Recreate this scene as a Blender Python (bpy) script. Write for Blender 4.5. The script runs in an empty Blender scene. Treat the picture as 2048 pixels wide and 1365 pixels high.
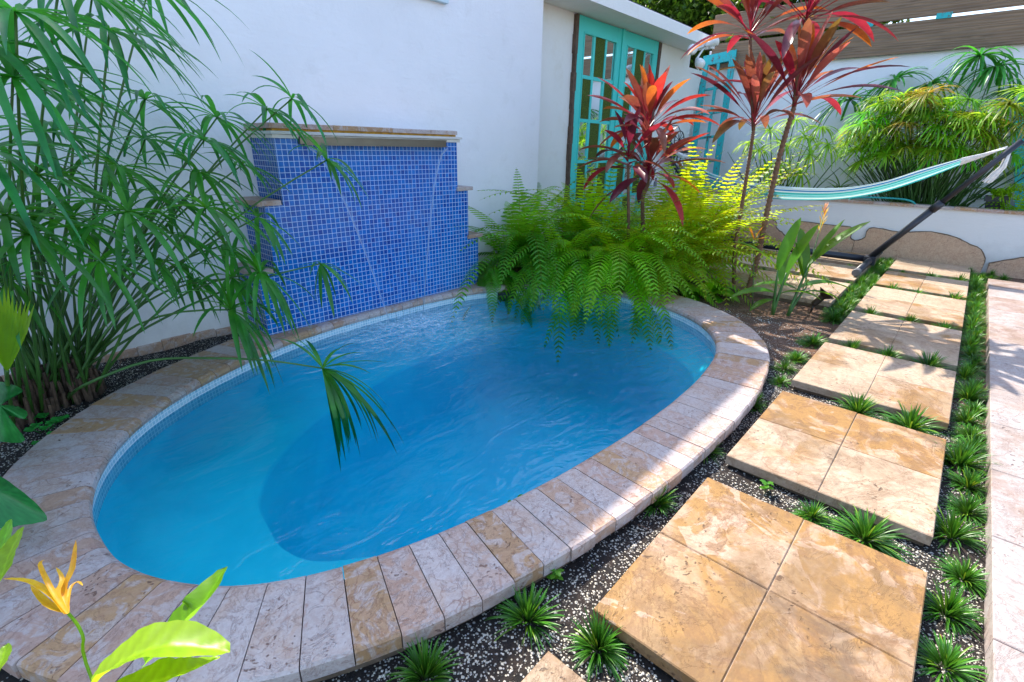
import bpy, math, random
from mathutils import Vector, Matrix, noise
D=bpy.data; sc=bpy.context.scene
R=math.radians; pi=math.pi
# ------------------------------------------------------------------ camera, sky, sun, exposure
CAM=Vector((0,0,.95)); FPX=988.96; YAW,PIT,ROL=.72551,.37452,.01873
_w=Vector((math.cos(YAW)*math.cos(PIT),math.sin(YAW)*math.cos(PIT),-math.sin(PIT)))
_r=Vector((math.sin(YAW),-math.cos(YAW),0)); _u=_r.cross(_w)
_r,_u=(_r*math.cos(ROL)+_u*math.sin(ROL)),(_u*math.cos(ROL)-_r*math.sin(ROL))
cd=D.cameras.new('camera'); cam=D.objects.new('camera',cd); sc.collection.objects.link(cam)
cd.sensor_width=36; cd.lens=FPX/2048*36; cd.clip_start=.05; cd.clip_end=500
M=Matrix((_r,_u,-_w)).transposed().to_4x4(); M.translation=CAM; cam.matrix_world=M
sc.camera=cam
SUN=Vector((.31,.78,1.0)).normalized()
w=D.worlds.new('World'); sc.world=w; w.use_nodes=True
nt=w.node_tree; bg=nt.nodes['Background']
sky=nt.nodes.new('ShaderNodeTexSky'); sky.sky_type='NISHITA'; sky.sun_disc=False
sky.sun_elevation=math.asin(SUN.z); sky.sun_rotation=math.atan2(SUN.x,SUN.y)
sky.air_density=1.0; sky.dust_density=1.5; sky.ozone_density=1.2
nt.links.new(sky.outputs[0],bg.inputs[0]); bg.inputs[1].default_value=.15
sl=D.lights.new('sun','SUN'); sl.energy=2.8; sl.angle=R(.5); sl.color=(1,.93,.82)
so=D.objects.new('sun',sl); sc.collection.objects.link(so); so.rotation_euler=SUN.to_track_quat('Z','Y').to_euler()
sc.view_settings.view_transform='Standard'; sc.view_settings.look='None'
sc.view_settings.exposure=1.72; sc.view_settings.gamma=1
sc.cycles.transparent_max_bounces=24; sc.cycles.max_bounces=10

# ------------------------------------------------------------------ helpers
def ray(x,y): return _w*FPX+_r*(x-1024)-_u*(y-682.5)
def Pz(x,y,z): d=ray(x,y); return CAM+d*((z-CAM.z)/d.z)
def Py(x,y,Y): d=ray(x,y); return CAM+d*(Y/d.y)
def Px(x,y,X): d=ray(x,y); return CAM+d*(X/d.x)
def V(*a): return Vector(a)
WL={}
def wl(o): return WL.get(o.name,Vector((0,0,0)))
def tag(o,label=None,cat=None,group=None,kind=None):
    if label: o['label']=label
    if cat: o['category']=cat
    if group: o['group']=group
    if kind: o['kind']=kind
    return o
def thing(name,label,cat,loc=(0,0,0),group=None):
    o=D.objects.new(name,None); sc.collection.objects.link(o); o.location=loc; o.empty_display_size=.1
    WL[o.name]=Vector(loc); return tag(o,label,cat,group)
class MB:
    def __init__(s): s.v=[];s.f=[];s.t=[];s.uv=[];s.m=[];s.mi=0
    def vert(s,p,t=(1,1,1)): s.v.append(tuple(p)); s.t.append(t); return len(s.v)-1
    def face(s,idx,uv=None): s.f.append(tuple(idx)); s.uv.append(uv); s.m.append(s.mi)
    def box(s,a,b,t=(1,1,1),ch=0):
        x0,y0,z0=[min(a[i],b[i]) for i in range(3)]; x1,y1,z1=[max(a[i],b[i]) for i in range(3)]
        if ch<=0:
            i=[s.vert((x,y,z),t) for z in(z0,z1) for y in(y0,y1) for x in(x0,x1)]
            for q in((0,2,3,1),(4,5,7,6),(0,1,5,4),(2,6,7,3),(0,4,6,2),(1,3,7,5)): s.face([i[k] for k in q])
        else:
            c=ch; rings=[]
            for z,ins in((z0,0),(z1-c,0),(z1,c)):
                rings.append([s.vert(p,t) for p in((x0+ins,y0+ins,z),(x1-ins,y0+ins,z),(x1-ins,y1-ins,z),(x0+ins,y1-ins,z))])
            s.face(rings[0][::-1])
            for k in range(2):
                for j in range(4): s.face((rings[k][j],rings[k][(j+1)%4],rings[k+1][(j+1)%4],rings[k+1][j]))
            s.face(rings[2])
    def obox(s,c,ax,ay,az,t=(1,1,1)):
        c=Vector(c); i=[s.vert(c+ax*i1+ay*i2+az*i3,t) for i3 in(-1,1) for i2 in(-1,1) for i1 in(-1,1)]
        for q in((0,2,3,1),(4,5,7,6),(0,1,5,4),(2,6,7,3),(0,4,6,2),(1,3,7,5)): s.face([i[k] for k in q])
    def tube(s,pts,rad,n=8,t=(1,1,1),cap=True,t2=None):
        pts=[Vector(p) for p in pts]; N=len(pts)
        if not hasattr(rad,'__len__'): rad=[rad]*N
        prev=None; rings=[]
        for k,p in enumerate(pts):
            d=(pts[min(k+1,N-1)]-pts[max(k-1,0)]).normalized()
            if prev is None:
                a=d.cross(Vector((0,0,1)));
                if a.length<.05: a=d.cross(Vector((0,1,0)))
                a.normalize()
            else: a=(prev-d*prev.dot(d)).normalized()
            prev=a; b=d.cross(a)
            tt=t if t2 is None else tuple(t[i]+(t2[i]-t[i])*k/(N-1) for i in range(3))
            rings.append([s.vert(p+(a*math.cos(q*2*pi/n)+b*math.sin(q*2*pi/n))*rad[k],tt) for q in range(n)])
        for k in range(N-1):
            for q in range(n): s.face((rings[k][q],rings[k][(q+1)%n],rings[k+1][(q+1)%n],rings[k+1][q]))
        if cap: s.face(rings[0][::-1]); s.face(rings[-1])
    def lathe(s,c,prof,n=16,axis=None,t=(1,1,1)):
        c=Vector(c); axis=Vector(axis or(0,0,1)).normalized(); a=axis.cross(Vector((1,0,0)))
        if a.length<.1: a=axis.cross(Vector((0,1,0)))
        a.normalize(); b=axis.cross(a); rings=[]
        for r,h in prof: rings.append([s.vert(c+axis*h+(a*math.cos(q*2*pi/n)+b*math.sin(q*2*pi/n))*max(r,1e-4),t) for q in range(n)])
        for k in range(len(rings)-1):
            for q in range(n): s.face((rings[k][q],rings[k][(q+1)%n],rings[k+1][(q+1)%n],rings[k+1][q]))
        s.face(rings[0][::-1]); s.face(rings[-1])
    def strip(s,pts,wid,side,fold=.25,t=(1,1,1),t2=None):
        """folded leaf blade: pts centre line, wid half widths, side unit vector(s)"""
        N=len(pts); rows=[]
        for k,p in enumerate(pts):
            d=(pts[min(k+1,N-1)]-pts[max(k-1,0)])
            sd=side[k] if isinstance(side,list) else side
            n=sd.cross(d)
            if n.length>1e-9: n.normalize()
            if n.z<0: n=-n
            tt=t if t2 is None else tuple(t[i]+(t2[i]-t[i])*k/(N-1) for i in range(3))
            h=wid[k]
            if h<1e-5: i=s.vert(p,tt); rows.append((i,i,i))
            else: rows.append((s.vert(p-sd*h+n*h*fold,tt),s.vert(p,tt),s.vert(p+sd*h+n*h*fold,tt)))
        for k in range(N-1):
            a,b=rows[k],rows[k+1]
            for j in(0,1):
                q=[a[j],a[j+1],b[j+1],b[j]]; u=[]
                for i in q:
                    if i not in u: u.append(i)
                if len(u)>2: s.face(u)
    def build(s,name,mat,parent=None,smooth=False,origin=None):
        o0=wl(parent) if parent is not None else Vector(origin or(0,0,0))
        me=D.meshes.new(name); me.from_pydata([(a-o0.x,b-o0.y,c-o0.z) for a,b,c in s.v],[],s.f)
        ca=me.color_attributes.new('tint','FLOAT_COLOR','POINT')
        ca.data.foreach_set('color',[x for t in s.t for x in(t[0],t[1],t[2],1)])
        if any(u is not None for u in s.uv):
            ul=me.uv_layers.new(name='UVMap'); k=0; arr=[]
            for f,u in zip(s.f,s.uv):
                arr+= [c for q in(u or [(0,0)]*len(f)) for c in q]
            ul.data.foreach_set('uv',arr)
        if smooth: me.polygons.foreach_set('use_smooth',[True]*len(me.polygons))
        for mm in(mat if isinstance(mat,list) else [mat]): me.materials.append(mm)
        me.polygons.foreach_set('material_index',s.m)
        me.update(); o=D.objects.new(name,me); sc.collection.objects.link(o)
        if parent is not None: o.parent=parent; WL[o.name]=o0
        else: o.location=o0; WL[o.name]=o0
        return o
def copy_thing(o,loc,rz=0,sc_=1.0,label=None):
    r=o.copy(); sc.collection.objects.link(r); r.location=loc; r.rotation_euler=(0,0,rz); r.scale=(sc_,)*3
    if label: r['label']=label
    for ch in list(o.children):
        c=ch.copy(); sc.collection.objects.link(c); c.parent=r
    return r
_o=['first','second','third','fourth','fifth','sixth','seventh','eighth','ninth','tenth','eleventh','twelfth','thirteenth','fourteenth','fifteenth','sixteenth','seventeenth','eighteenth','nineteenth']
ORD=_o+[w for t,u in(('twenty','twentieth'),('thirty','thirtieth'),('forty','fortieth'),('fifty','fiftieth')) for w in [u]+[t+'-'+x for x in _o[:9]]]

# ------------------------------------------------------------------ materials
class NT:
    def __init__(s,name):
        s.m=D.materials.new(name); s.m.use_nodes=True; s.t=s.m.node_tree; s.n=s.t.nodes
        s.b=s.n['Principled BSDF']; s.out=s.n['Material Output']; s.co=s.n.new('ShaderNodeTexCoord')
    def new(s,t,**k):
        n=s.n.new(t)
        for a,b in k.items():
            if a.startswith('_'): setattr(n,a[1:],b)
            else: s.set(n,a,b)
        return n
    def set(s,n,key,val):
        key=key.replace('__',' ')
        i=n.inputs[int(key[1:])] if key[0]=='i' and key[1:].isdigit() else n.inputs[key]
        if isinstance(val,bpy.types.NodeSocket): s.t.links.new(val,i)
        elif isinstance(val,tuple) and len(val)==3 and i.type=='RGBA': i.default_value=(*val,1)
        else: i.default_value=val
    def map(s,scale=(1,1,1),rot=(0,0,0),loc=(0,0,0),src='Object'):
        m=s.new('ShaderNodeMapping'); s.t.links.new(s.co.outputs[src],m.inputs[0])
        m.inputs['Scale'].default_value=scale; m.inputs['Rotation'].default_value=rot; m.inputs['Location'].default_value=loc
        return m.outputs[0]
    def noise(s,vec,scale=5,detail=4,rough=.5,dist=0):
        n=s.new('ShaderNodeTexNoise',Vector=vec,Scale=scale,Detail=detail,Roughness=rough,Distortion=dist); return n.outputs[0]
    def ramp(s,f,stops,interp='LINEAR'):
        n=s.new('ShaderNodeValToRGB'); n.color_ramp.interpolation=interp; e=n.color_ramp.elements
        while len(e)<len(stops): e.new(.5)
        for q,(p,c) in zip(e,stops): q.position=p; q.color=(c,c,c,1) if not isinstance(c,tuple) else (*c,1)
        s.t.links.new(f,n.inputs[0]); return n.outputs[0]
    def mix(s,f,a,b,mode='MIX'):
        n=s.new('ShaderNodeMix',_data_type='RGBA',_blend_type=mode)
        for i,v in((0,f),(6,a),(7,b)):
            if isinstance(v,bpy.types.NodeSocket): s.t.links.new(v,n.inputs[i])
            else: n.inputs[i].default_value=(*v,1) if isinstance(v,tuple) else v
        return n.outputs[2]
    def math(s,op,a,b=0,c=0):
        n=s.new('ShaderNodeMath',_operation=op)
        for i,v in enumerate((a,b,c)):
            if isinstance(v,bpy.types.NodeSocket): s.t.links.new(v,n.inputs[i])
            else: n.inputs[i].default_value=v
        return n.outputs[0]
    def bump(s,h,strength=.3,dist=.01,normal=None):
        n=s.new('ShaderNodeBump',Height=h,Strength=strength,Distance=dist)
        if normal is not None: s.t.links.new(normal,n.inputs['Normal'])
        return n.outputs[0]
    def rnd(s): return s.new('ShaderNodeObjectInfo').outputs['Random']
    def addrnd(s,vec,k=37.0):
        r=s.math('MULTIPLY',s.rnd(),k); n=s.new('ShaderNodeVectorMath',_operation='ADD')
        s.t.links.new(vec,n.inputs[0]); s.t.links.new(r,n.inputs[1]); return n.outputs[0]
    def tint(s): return s.new('ShaderNodeAttribute',_attribute_name='tint').outputs['Color']
    def p(s,**k):
        for a,b in k.items(): s.set(s.b,a,b)
        return s.m
def plain(name,col,rough=.5,metal=0,spec=.5,var=.12,nscale=8,bump=0):
    m=NT(name); v=m.map(); n=m.noise(v,nscale,5,.6)
    c=m.mix(m.ramp(n,[(.3,0.),(.7,1.)]),tuple(x*(1-var) for x in col),tuple(min(1,x*(1+var)) for x in col))
    m.p(Base__Color=c,Roughness=rough,Metallic=metal)
    m.b.inputs['Specular IOR Level'].default_value=spec
    if bump: m.set(m.b,'Normal',m.bump(m.noise(v,nscale*12,4,.6),bump,.004))
    return m.m
def stucco(name,col,stain=(.5,.43,.33),amt=.25):
    m=NT(name); v=m.map(); n1=m.noise(v,1.6,5,.6); n2=m.noise(v,6,6,.7,.4)
    c=m.mix(m.ramp(n1,[(.35,0.),(.7,1.)]),tuple(x*.94 for x in col),col)
    s=m.math('MULTIPLY',m.ramp(n2,[(.55,0.),(.8,1.)]),amt); c=m.mix(s,c,stain)
    n3=m.noise(v,60,5,.65); n4=m.noise(v,9,3,.5)
    tr=m.noise(m.map((1.2,1.2,5),rot=(0,.35,0)),7,5,.6,.8)
    sp=m.new('ShaderNodeSeparateXYZ'); m.t.links.new(m.co.outputs['Object'],sp.inputs[0])
    low=m.ramp(m.math('ADD',sp.outputs[2],m.math('MULTIPLY',m.noise(v,9,4,.7),.35)),[(.16,1.),(.42,0.)])
    c=m.mix(m.math('MULTIPLY',low,.38),c,tuple(x*.62 for x in stain))
    h=m.math('ADD',m.math('ADD',m.math('MULTIPLY',n3,.5),n4),m.math('MULTIPLY',tr,.8))
    return m.p(Base__Color=c,Roughness=.85,Normal=m.bump(h,.4,.008))
def travertine(name,base,ochre,pink,rust,mode):
    """mode 0: coping stones (one random tone per stone); 1: slabs (tone from mesh tint)"""
    m=NT(name); v=m.addrnd(m.map(),23.0)
    sc1=1.0 if mode==0 else .62
    big=m.noise(v,(6 if mode==0 else 2.6),5,.55,1.3); med=m.noise(v,17 if mode==0 else 6,6,.62,1.6); fine=m.noise(v,85,5,.75,.5)
    if mode==0:
        tone=m.ramp(m.rnd(),[(0,base),(.17,tuple((a+b)/2 for a,b in zip(base,pink))),(.32,pink),(.46,ochre),(.58,base),(.68,tuple((a+b*2)/3 for a,b in zip(ochre,pink))),(.80,tuple(x*1.12 for x in base)),(.90,tuple(x*.85 for x in ochre))],'CONSTANT')
        c=m.mix(m.math('MULTIPLY',m.ramp(big,[(.44,0.),(.60,1.)]),.45),tone,tuple((a*.5+b*.5) for a,b in zip(ochre,pink)))
        c=m.mix(m.math('MULTIPLY',m.ramp(med,[(.48,0.),(.58,1.)]),.68),c,tuple(x*1.08 for x in base))
        c=m.mix(m.math('MULTIPLY',m.ramp(m.noise(v,11,6,.7,2.5),[(.60,0.),(.68,1.)]),.45),c,tuple(x*1.4 for x in rust))
    else:
        ti=m.tint(); sep=m.new('ShaderNodeSeparateColor',Color=ti)
        g=m.math('ADD',big,m.math('SUBTRACT',sep.outputs[0],.5))
        c=m.mix(m.ramp(g,[(.44,0.),(.62,1.)]),base,ochre)
        c=m.mix(m.math('MULTIPLY',m.ramp(med,[(.50,0.),(.60,1.)]),.6),c,pink)
        ss=m.noise(v,3.2,7,.66,2.6)
        c=m.mix(m.math('MULTIPLY',m.ramp(ss,[(.50,0.),(.54,.8),(.60,.35),(.66,0.)]),sep.outputs[0]),c,tuple(x*1.3 for x in rust))
        c=m.mix(m.math('MULTIPLY',m.ramp(m.noise(v,5,5,.55,2.0),[(.60,0.),(.62,1.)]),.6),c,tuple(min(1,x*1.12) for x in pink))
        c=m.mix(m.math('MULTIPLY',m.ramp(m.noise(m.addrnd(m.map((3,1,1)),3),13,6,.75,1.0),[(.55,0.),(.78,1.)]),.35),c,tuple(x*1.5 for x in rust))
    if mode:
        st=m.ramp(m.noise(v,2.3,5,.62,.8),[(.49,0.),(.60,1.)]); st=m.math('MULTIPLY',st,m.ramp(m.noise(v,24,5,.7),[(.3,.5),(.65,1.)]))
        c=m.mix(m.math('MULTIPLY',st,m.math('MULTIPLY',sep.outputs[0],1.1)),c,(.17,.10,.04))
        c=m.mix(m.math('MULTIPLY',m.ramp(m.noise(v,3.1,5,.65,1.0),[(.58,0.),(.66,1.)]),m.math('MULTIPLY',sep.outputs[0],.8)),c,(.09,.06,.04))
    # crackle veins
    nz=m.new('ShaderNodeTexNoise',Vector=v,Scale=9.0,Detail=5.0); av=m.new('ShaderNodeVectorMath',_operation='MULTIPLY_ADD')
    m.t.links.new(nz.outputs[1],av.inputs[0]); av.inputs[1].default_value=(.16,.16,.16); m.t.links.new(v,av.inputs[2])
    ve=m.new('ShaderNodeTexVoronoi',_feature='DISTANCE_TO_EDGE',Vector=av.outputs[0],Scale=(22.0 if mode==0 else 4.5))
    vein=m.ramp(ve.outputs[0],[(0,1.),(.055 if mode==0 else .022,.0)])
    vm=m.ramp(m.noise(v,6,4,.6,.8),[(.50,0.),(.64,1.)])
    vn=m.noise(v,8 if mode==0 else 3.5,7,.7,2.4); v2=m.ramp(m.math('ABSOLUTE',m.math('SUBTRACT',vn,.5)),[(0,1.),(.014,.0)])
    veinm=m.math('MULTIPLY',m.math('MAXIMUM',m.math('MULTIPLY',vein,vm),m.math('MULTIPLY',v2,.7)),.6 if mode==0 else .5)
    c=m.mix(veinm,c,rust)
    vo=m.new('ShaderNodeTexVoronoi',_feature='F1',Vector=av.outputs[0],Scale=60.0 if mode==0 else 48.0)
    pit=m.math('MULTIPLY',m.ramp(vo.outputs[0],[(.16,1.),(.27,0.)]),m.ramp(m.noise(v,7,4,.6),[(.52,0.),(.62,1.)]))
    c=m.mix(m.math('MULTIPLY',pit,.75),c,tuple(x*.5 for x in rust))
    c=m.mix(m.math('MULTIPLY',m.ramp(fine,[(.38,1.),(.62,0.)]),.28),c,tuple(x*1.2 for x in rust))
    h=m.math('SUBTRACT',m.math('ADD',m.math('MULTIPLY',fine,.35),m.math('MULTIPLY',med,.5)),m.math('ADD',m.math('MULTIPLY',pit,1.6),m.math('MULTIPLY',veinm,.7)))
    return m.p(Base__Color=c,Roughness=m.ramp(med,[(.3,.42 if mode==0 else .6),(.7,.68 if mode==0 else .85)]),Normal=m.bump(h,.55,.004))
def leafmat(name,dark,light,trans=.35,rough=.38,tr_col=None,nscale=9):
    m=NT(name); v=m.addrnd(m.map()); n=m.noise(v,nscale,4,.6)
    c=m.mix(m.ramp(n,[(.3,0.),(.7,1.)]),dark,light); c=m.mix(1.0,c,m.tint(),'MULTIPLY')
    m.p(Base__Color=c,Roughness=rough)
    tc=tr_col or tuple(min(1,x*1.6) for x in light)
    tcn=m.mix(1.0,m.mix(m.ramp(n,[(.3,0.),(.7,1.)]),tuple(x*.7 for x in tc),tc),m.tint(),'MULTIPLY')
    t=m.new('ShaderNodeBsdfTranslucent',Color=tcn); mx=m.new('ShaderNodeMixShader',Fac=trans)
    m.t.links.new(m.b.outputs[0],mx.inputs[1]); m.t.links.new(t.outputs[0],mx.inputs[2]); m.t.links.new(mx.outputs[0],m.out.inputs[0])
    return m.m
def mosaic(name,c1,c2,grout,pitch,axes,rough=.12,bias=0,mort=.09):
    m=NT(name); sp=m.new('ShaderNodeSeparateXYZ'); m.t.links.new(m.co.outputs['Object'],sp.inputs[0])
    cb=m.new('ShaderNodeCombineXYZ'); m.t.links.new(sp.outputs[axes[0]],cb.inputs[0]); m.t.links.new(sp.outputs[axes[1]],cb.inputs[1])
    v=cb.outputs[0]
    br=m.new('ShaderNodeTexBrick',_offset=0.0,_squash=1.0,Vector=v,Color1=c1,Color2=c2,Mortar=grout,Scale=1/pitch)
    br.inputs['Mortar Size'].default_value=mort; br.inputs['Mortar Smooth'].default_value=.15; br.inputs['Bias'].default_value=bias
    br.inputs['Brick Width'].default_value=1; br.inputs['Row Height'].default_value=1
    n=m.noise(m.map(),30,4,.6,.5); c=m.mix(m.math('MULTIPLY',m.math('SUBTRACT',1.0,br.outputs['Fac']),m.ramp(n,[(.35,0.),(.75,.35)])),br.outputs[0],tuple(min(1,x*1.5+.012) for x in c2))
    c=m.mix(m.math('MULTIPLY',m.math('SUBTRACT',1.0,br.outputs['Fac']),m.ramp(m.noise(m.map((1,1,.7)),3.2,4,.6,.6),[(.46,0.),(.68,.5)])),c,(.0,.17,.50))
    c=m.mix(m.math('MULTIPLY',m.ramp(m.noise(m.map((14,1,2)),1.5,5,.7,1),[(.58,0.),(.80,.14)]),1.0),c,(.6,.72,.85))
    h=m.math('ADD',m.math('SUBTRACT',1.0,br.outputs['Fac']),m.math('MULTIPLY',m.noise(v,1/pitch*.9,2,.5),.35))
    rr=m.mix(br.outputs['Fac'],(rough,)*3,(.8,)*3)
    m.b.inputs['Specular IOR Level'].default_value=.35
    return m.p(Base__Color=c,Roughness=rr,Normal=m.bump(h,.45,.0025))

M_WALL=stucco('white_stucco',(.86,.845,.875),(.55,.52,.50)); M_WALLW=stucco('warm_stucco',(.80,.79,.77),(.62,.55,.42),.35)
M_PLANT=stucco('planter_stucco',(.74,.73,.72),(.5,.5,.48),.2)
M_COPE=travertine('coping_travertine',(.47,.415,.40),(.45,.27,.13),(.46,.31,.25),(.20,.08,.045),0)
M_SLAB=travertine('slab_travertine',(.46,.35,.245),(.31,.165,.045),(.46,.335,.25),(.13,.06,.025),1)
M_PAVE=travertine('pavement_travertine',(.38,.345,.33),(.30,.225,.18),(.40,.32,.29),(.15,.08,.06),1)
M_BLUE=mosaic('blue_glass_mosaic',(.0,.032,.24),(.0,.13,.46),(.46,.58,.80),.0262,(0,2),mort=.055)
M_BLUES=mosaic('blue_glass_mosaic_side',(.0,.035,.22),(.0,.09,.36),(.50,.56,.68),.0262,(1,2),mort=.055)
M_GROUT=plain('cement_grout',(.62,.58,.52),.9,bump=.4,nscale=20)
M_STEEL=plain('brushed_steel',(.17,.16,.125),.36,1,var=.1,nscale=14)
M_CHROME=plain('chrome_tube',(.7,.7,.7),.2,1)
M_BLACK=plain('black_powder_coat',(.018,.02,.03),.42,0,.5,.2,bump=.1)
M_BRONZE=plain('bronze_lamp_metal',(.05,.032,.025),.5,.3)
M_PLASTW=plain('white_lamp_plastic',(.75,.75,.74),.35)
M_GLASSL=plain('frosted_lamp_lens',(.8,.82,.82),.15)
M_POT=plain('black_plastic_pot',(.02,.024,.035),.5)
M_HOSE=plain('teal_hose',(.02,.33,.32),.35)
M_BED=plain('stained_mortar',(.16,.11,.07),.95,var=.4,nscale=25,bump=.6)

def mat_soil():
    m=NT('perlite_soil'); v=m.map()
    vo=m.new('ShaderNodeTexVoronoi',_feature='F1',Vector=v,Scale=150.0,Randomness=1.0)
    vo2=m.new('ShaderNodeTexVoronoi',_feature='F1',Vector=v,Scale=85.0,Randomness=1.0)
    dens=m.ramp(m.noise(v,7,5,.65,.6),[(.40,0.),(.62,1.)])
    k1=m.new('ShaderNodeSeparateColor',Color=vo.outputs['Color']); k2=m.new('ShaderNodeSeparateColor',Color=vo2.outputs['Color'])
    s1=m.math('MULTIPLY',m.ramp(vo.outputs[0],[(.30,1.),(.42,0.)]),m.math('GREATER_THAN',m.math('ADD',k1.outputs[0],m.math('MULTIPLY',dens,.60)),.74))
    s2=m.math('MULTIPLY',m.ramp(vo2.outputs[0],[(.22,1.),(.34,0.)]),m.math('GREATER_THAN',m.math('ADD',k2.outputs[0],m.math('MULTIPLY',dens,.4)),.86))
    s=m.math('MAXIMUM',s1,s2)
    dk=m.mix(m.ramp(m.noise(v,45,5,.7),[(.35,0.),(.7,1.)]),(.006,.005,.005),(.035,.022,.016))
    lt=m.mix(k1.outputs[1],(.62,.55,.42),(.45,.44,.44))
    # drier brown mulch towards the heliconia bed
    sp=m.new('ShaderNodeSeparateXYZ'); m.t.links.new(m.co.outputs['Object'],sp.inputs[0])
    mu=m.math('MULTIPLY',m.ramp(m.math('ADD',m.math('MULTIPLY',sp.outputs[0],.2),m.math('MULTIPLY',m.noise(v,5,4,.6),.35)),[(.66,0.),(.78,1.)]),1.0)
    br=m.mix(m.ramp(m.noise(v,60,6,.75,1.0),[(.3,0.),(.7,1.)]),(.04,.018,.010),(.17,.085,.045))
    dk=m.mix(mu,dk,br); s=m.math('MULTIPLY',s,m.math('SUBTRACT',1.0,m.math('MULTIPLY',mu,.7)))
    c=m.mix(s,dk,lt)
    h=m.math('ADD',m.math('MULTIPLY',s,.7),m.noise(v,50,6,.75))
    return m.p(Base__Color=c,Roughness=.95,Normal=m.bump(h,.9,.008))
M_SOIL=mat_soil()
def mat_wood():
    m=NT('weathered_board_wood'); v=m.addrnd(m.map((22,1.2,22)),11); 
    n=m.noise(v,1.6,6,.6,1.2); g=m.new('ShaderNodeTexWave',_wave_type='BANDS',_bands_direction='Z',Vector=v,Scale=.55,Distortion=7.0,Detail=4.0)
    g.inputs['Detail Scale'].default_value=1.2
    c=m.mix(m.ramp(n,[(.3,0.),(.72,1.)]),(.11,.065,.035),(.30,.19,.11)); c=m.mix(m.math('MULTIPLY',g.outputs[1],.5),c,(.20,.15,.115))
    kn=m.new('ShaderNodeTexVoronoi',Vector=m.addrnd(m.map((6,1.3,6)),5),Scale=1.1); c=m.mix(m.ramp(kn.outputs[0],[(.04,1.),(.10,0.)]),c,(.03,.016,.008))
    return m.p(Base__Color=c,Roughness=.8,Normal=m.bump(g.outputs[1],.3,.004))
M_WOOD=mat_wood()
def mat_teal(name,c1,c2,wear):
    m=NT(name); v=m.addrnd(m.map()); n=m.noise(v,3,4,.5)
    c=m.mix(n,c1,c2); e=m.ramp(m.noise(m.addrnd(m.map((3,3,1)),3),16,6,.72,.8),[(.66-wear*.1,0.),(.69-wear*.1,1.)])
    c=m.mix(m.math('MULTIPLY',e,wear),c,(.10,.07,.06))
    return m.p(Base__Color=c,Roughness=.45,Normal=m.bump(m.noise(v,60,4,.6),.15,.003))
M_TEAL=mat_teal('turquoise_door_paint',(.05,.56,.52),(.08,.64,.58),.0)
M_TEALW=mat_teal('worn_teal_paint',(.0,.34,.38),(.01,.42,.42),1.0)
M_FRAMEW=plain('dark_wood_frame',(.10,.06,.04),.7,var=.4,nscale=25,bump=.3)
def mat_mirror():
    m=NT('door_mirror_glass'); return m.p(Base__Color=(.82,.85,.86),Roughness=.03,Metallic=1.0)
M_MIRROR=mat_mirror()
def mat_agrass():
    m=NT('artificial_turf'); v=m.map(); n=m.noise(v,120,3,.8); n2=m.noise(v,22,3,.6)
    c=m.mix(m.ramp(n,[(.35,0.),(.65,1.)]),(.012,.035,.004),(.15,.22,.02)); c=m.mix(m.math('MULTIPLY',n2,.4),c,(.06,.09,.01))
    return m.p(Base__Color=c,Roughness=.9,Normal=m.bump(n,1.0,.01))
M_AGRASS=mat_agrass()

def mat_water():
    m=NT('pool_water'); v=m.map()
    sp=m.new('ShaderNodeSeparateXYZ'); m.t.links.new(m.co.outputs['Object'],sp.inputs[0])
    r=m.new('ShaderNodeVectorMath',_operation='DISTANCE'); m.t.links.new(m.co.outputs['Object'],r.inputs[0]); r.inputs[1].default_value=(1.72,2.34,-.055)
    dist=r.outputs['Value']
    n1=m.noise(m.map((1.0,2.2,1),rot=(0,0,-.45)),5.0,3,.5,1.2); n2=m.noise(m.map((1,1.6,1),rot=(0,0,-.3)),14,3,.55,1.5); n3=m.noise(v,40,3,.6,1.0)
    near=m.ramp(dist,[(.1,1.),(1.25,.07)]); rt=m.ramp(m.math('MULTIPLY',sp.outputs[0],.33),[(.52,.0),(.85,1.)])
    amp=m.math('MAXIMUM',near,rt)
    h=m.math('ADD',m.math('MULTIPLY',m.math('MULTIPLY',n1,1.5),m.math('ADD',m.math('MULTIPLY',amp,.60),.17)),m.math('MULTIPLY',m.math('ADD',m.math('MULTIPLY',n2,.5),m.math('MULTIPLY',n3,.14)),amp))
    nb=m.bump(h,.55,.05)
    fr=m.new('ShaderNodeFresnel',IOR=1.27); m.t.links.new(nb,fr.inputs['Normal'])
    gl=m.new('ShaderNodeBsdfGlossy',Roughness=.02); gl.inputs['Color'].default_value=(1,1,1,1); m.t.links.new(nb,gl.inputs['Normal'])
    tr=m.new('ShaderNodeBsdfRefraction',Roughness=.0,IOR=1.33); m.t.links.new(nb,tr.inputs['Normal'])
    tp=m.new('ShaderNodeBsdfTransparent'); tp.inputs[0].default_value=(.93,.985,1,1)
    mx=m.new('ShaderNodeMixShader'); m.t.links.new(fr.outputs[0],mx.inputs[0]); m.t.links.new(tp.outputs[0],mx.inputs[1]); m.t.links.new(gl.outputs[0],mx.inputs[2])
    # foam of the fall landing in the pool
    fn=m.noise(m.map((1,1,1)),26,6,.75,2.0); fm=m.math('MULTIPLY',m.ramp(fn,[(.44,0.),(.64,1.)]),m.ramp(dist,[(.08,.85),(.28,.45),(.70,0.)]))
    fd=m.new('ShaderNodeBsdfDiffuse'); fd.inputs[0].default_value=(.75,.9,.98,1)
    m2=m.new('ShaderNodeMixShader'); m.t.links.new(fm,m2.inputs[0]); m.t.links.new(mx.outputs[0],m2.inputs[1]); m.t.links.new(fd.outputs[0],m2.inputs[2])
    m.t.links.new(m2.outputs[0],m.out.inputs[0])
    va=m.new('ShaderNodeVolumeAbsorption',Density=2.3); va.inputs[0].default_value=(.03,.93,.975,1); m.t.links.new(va.outputs[0],m.out.inputs['Volume'])
    return m.m
M_WATER=mat_water()
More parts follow.
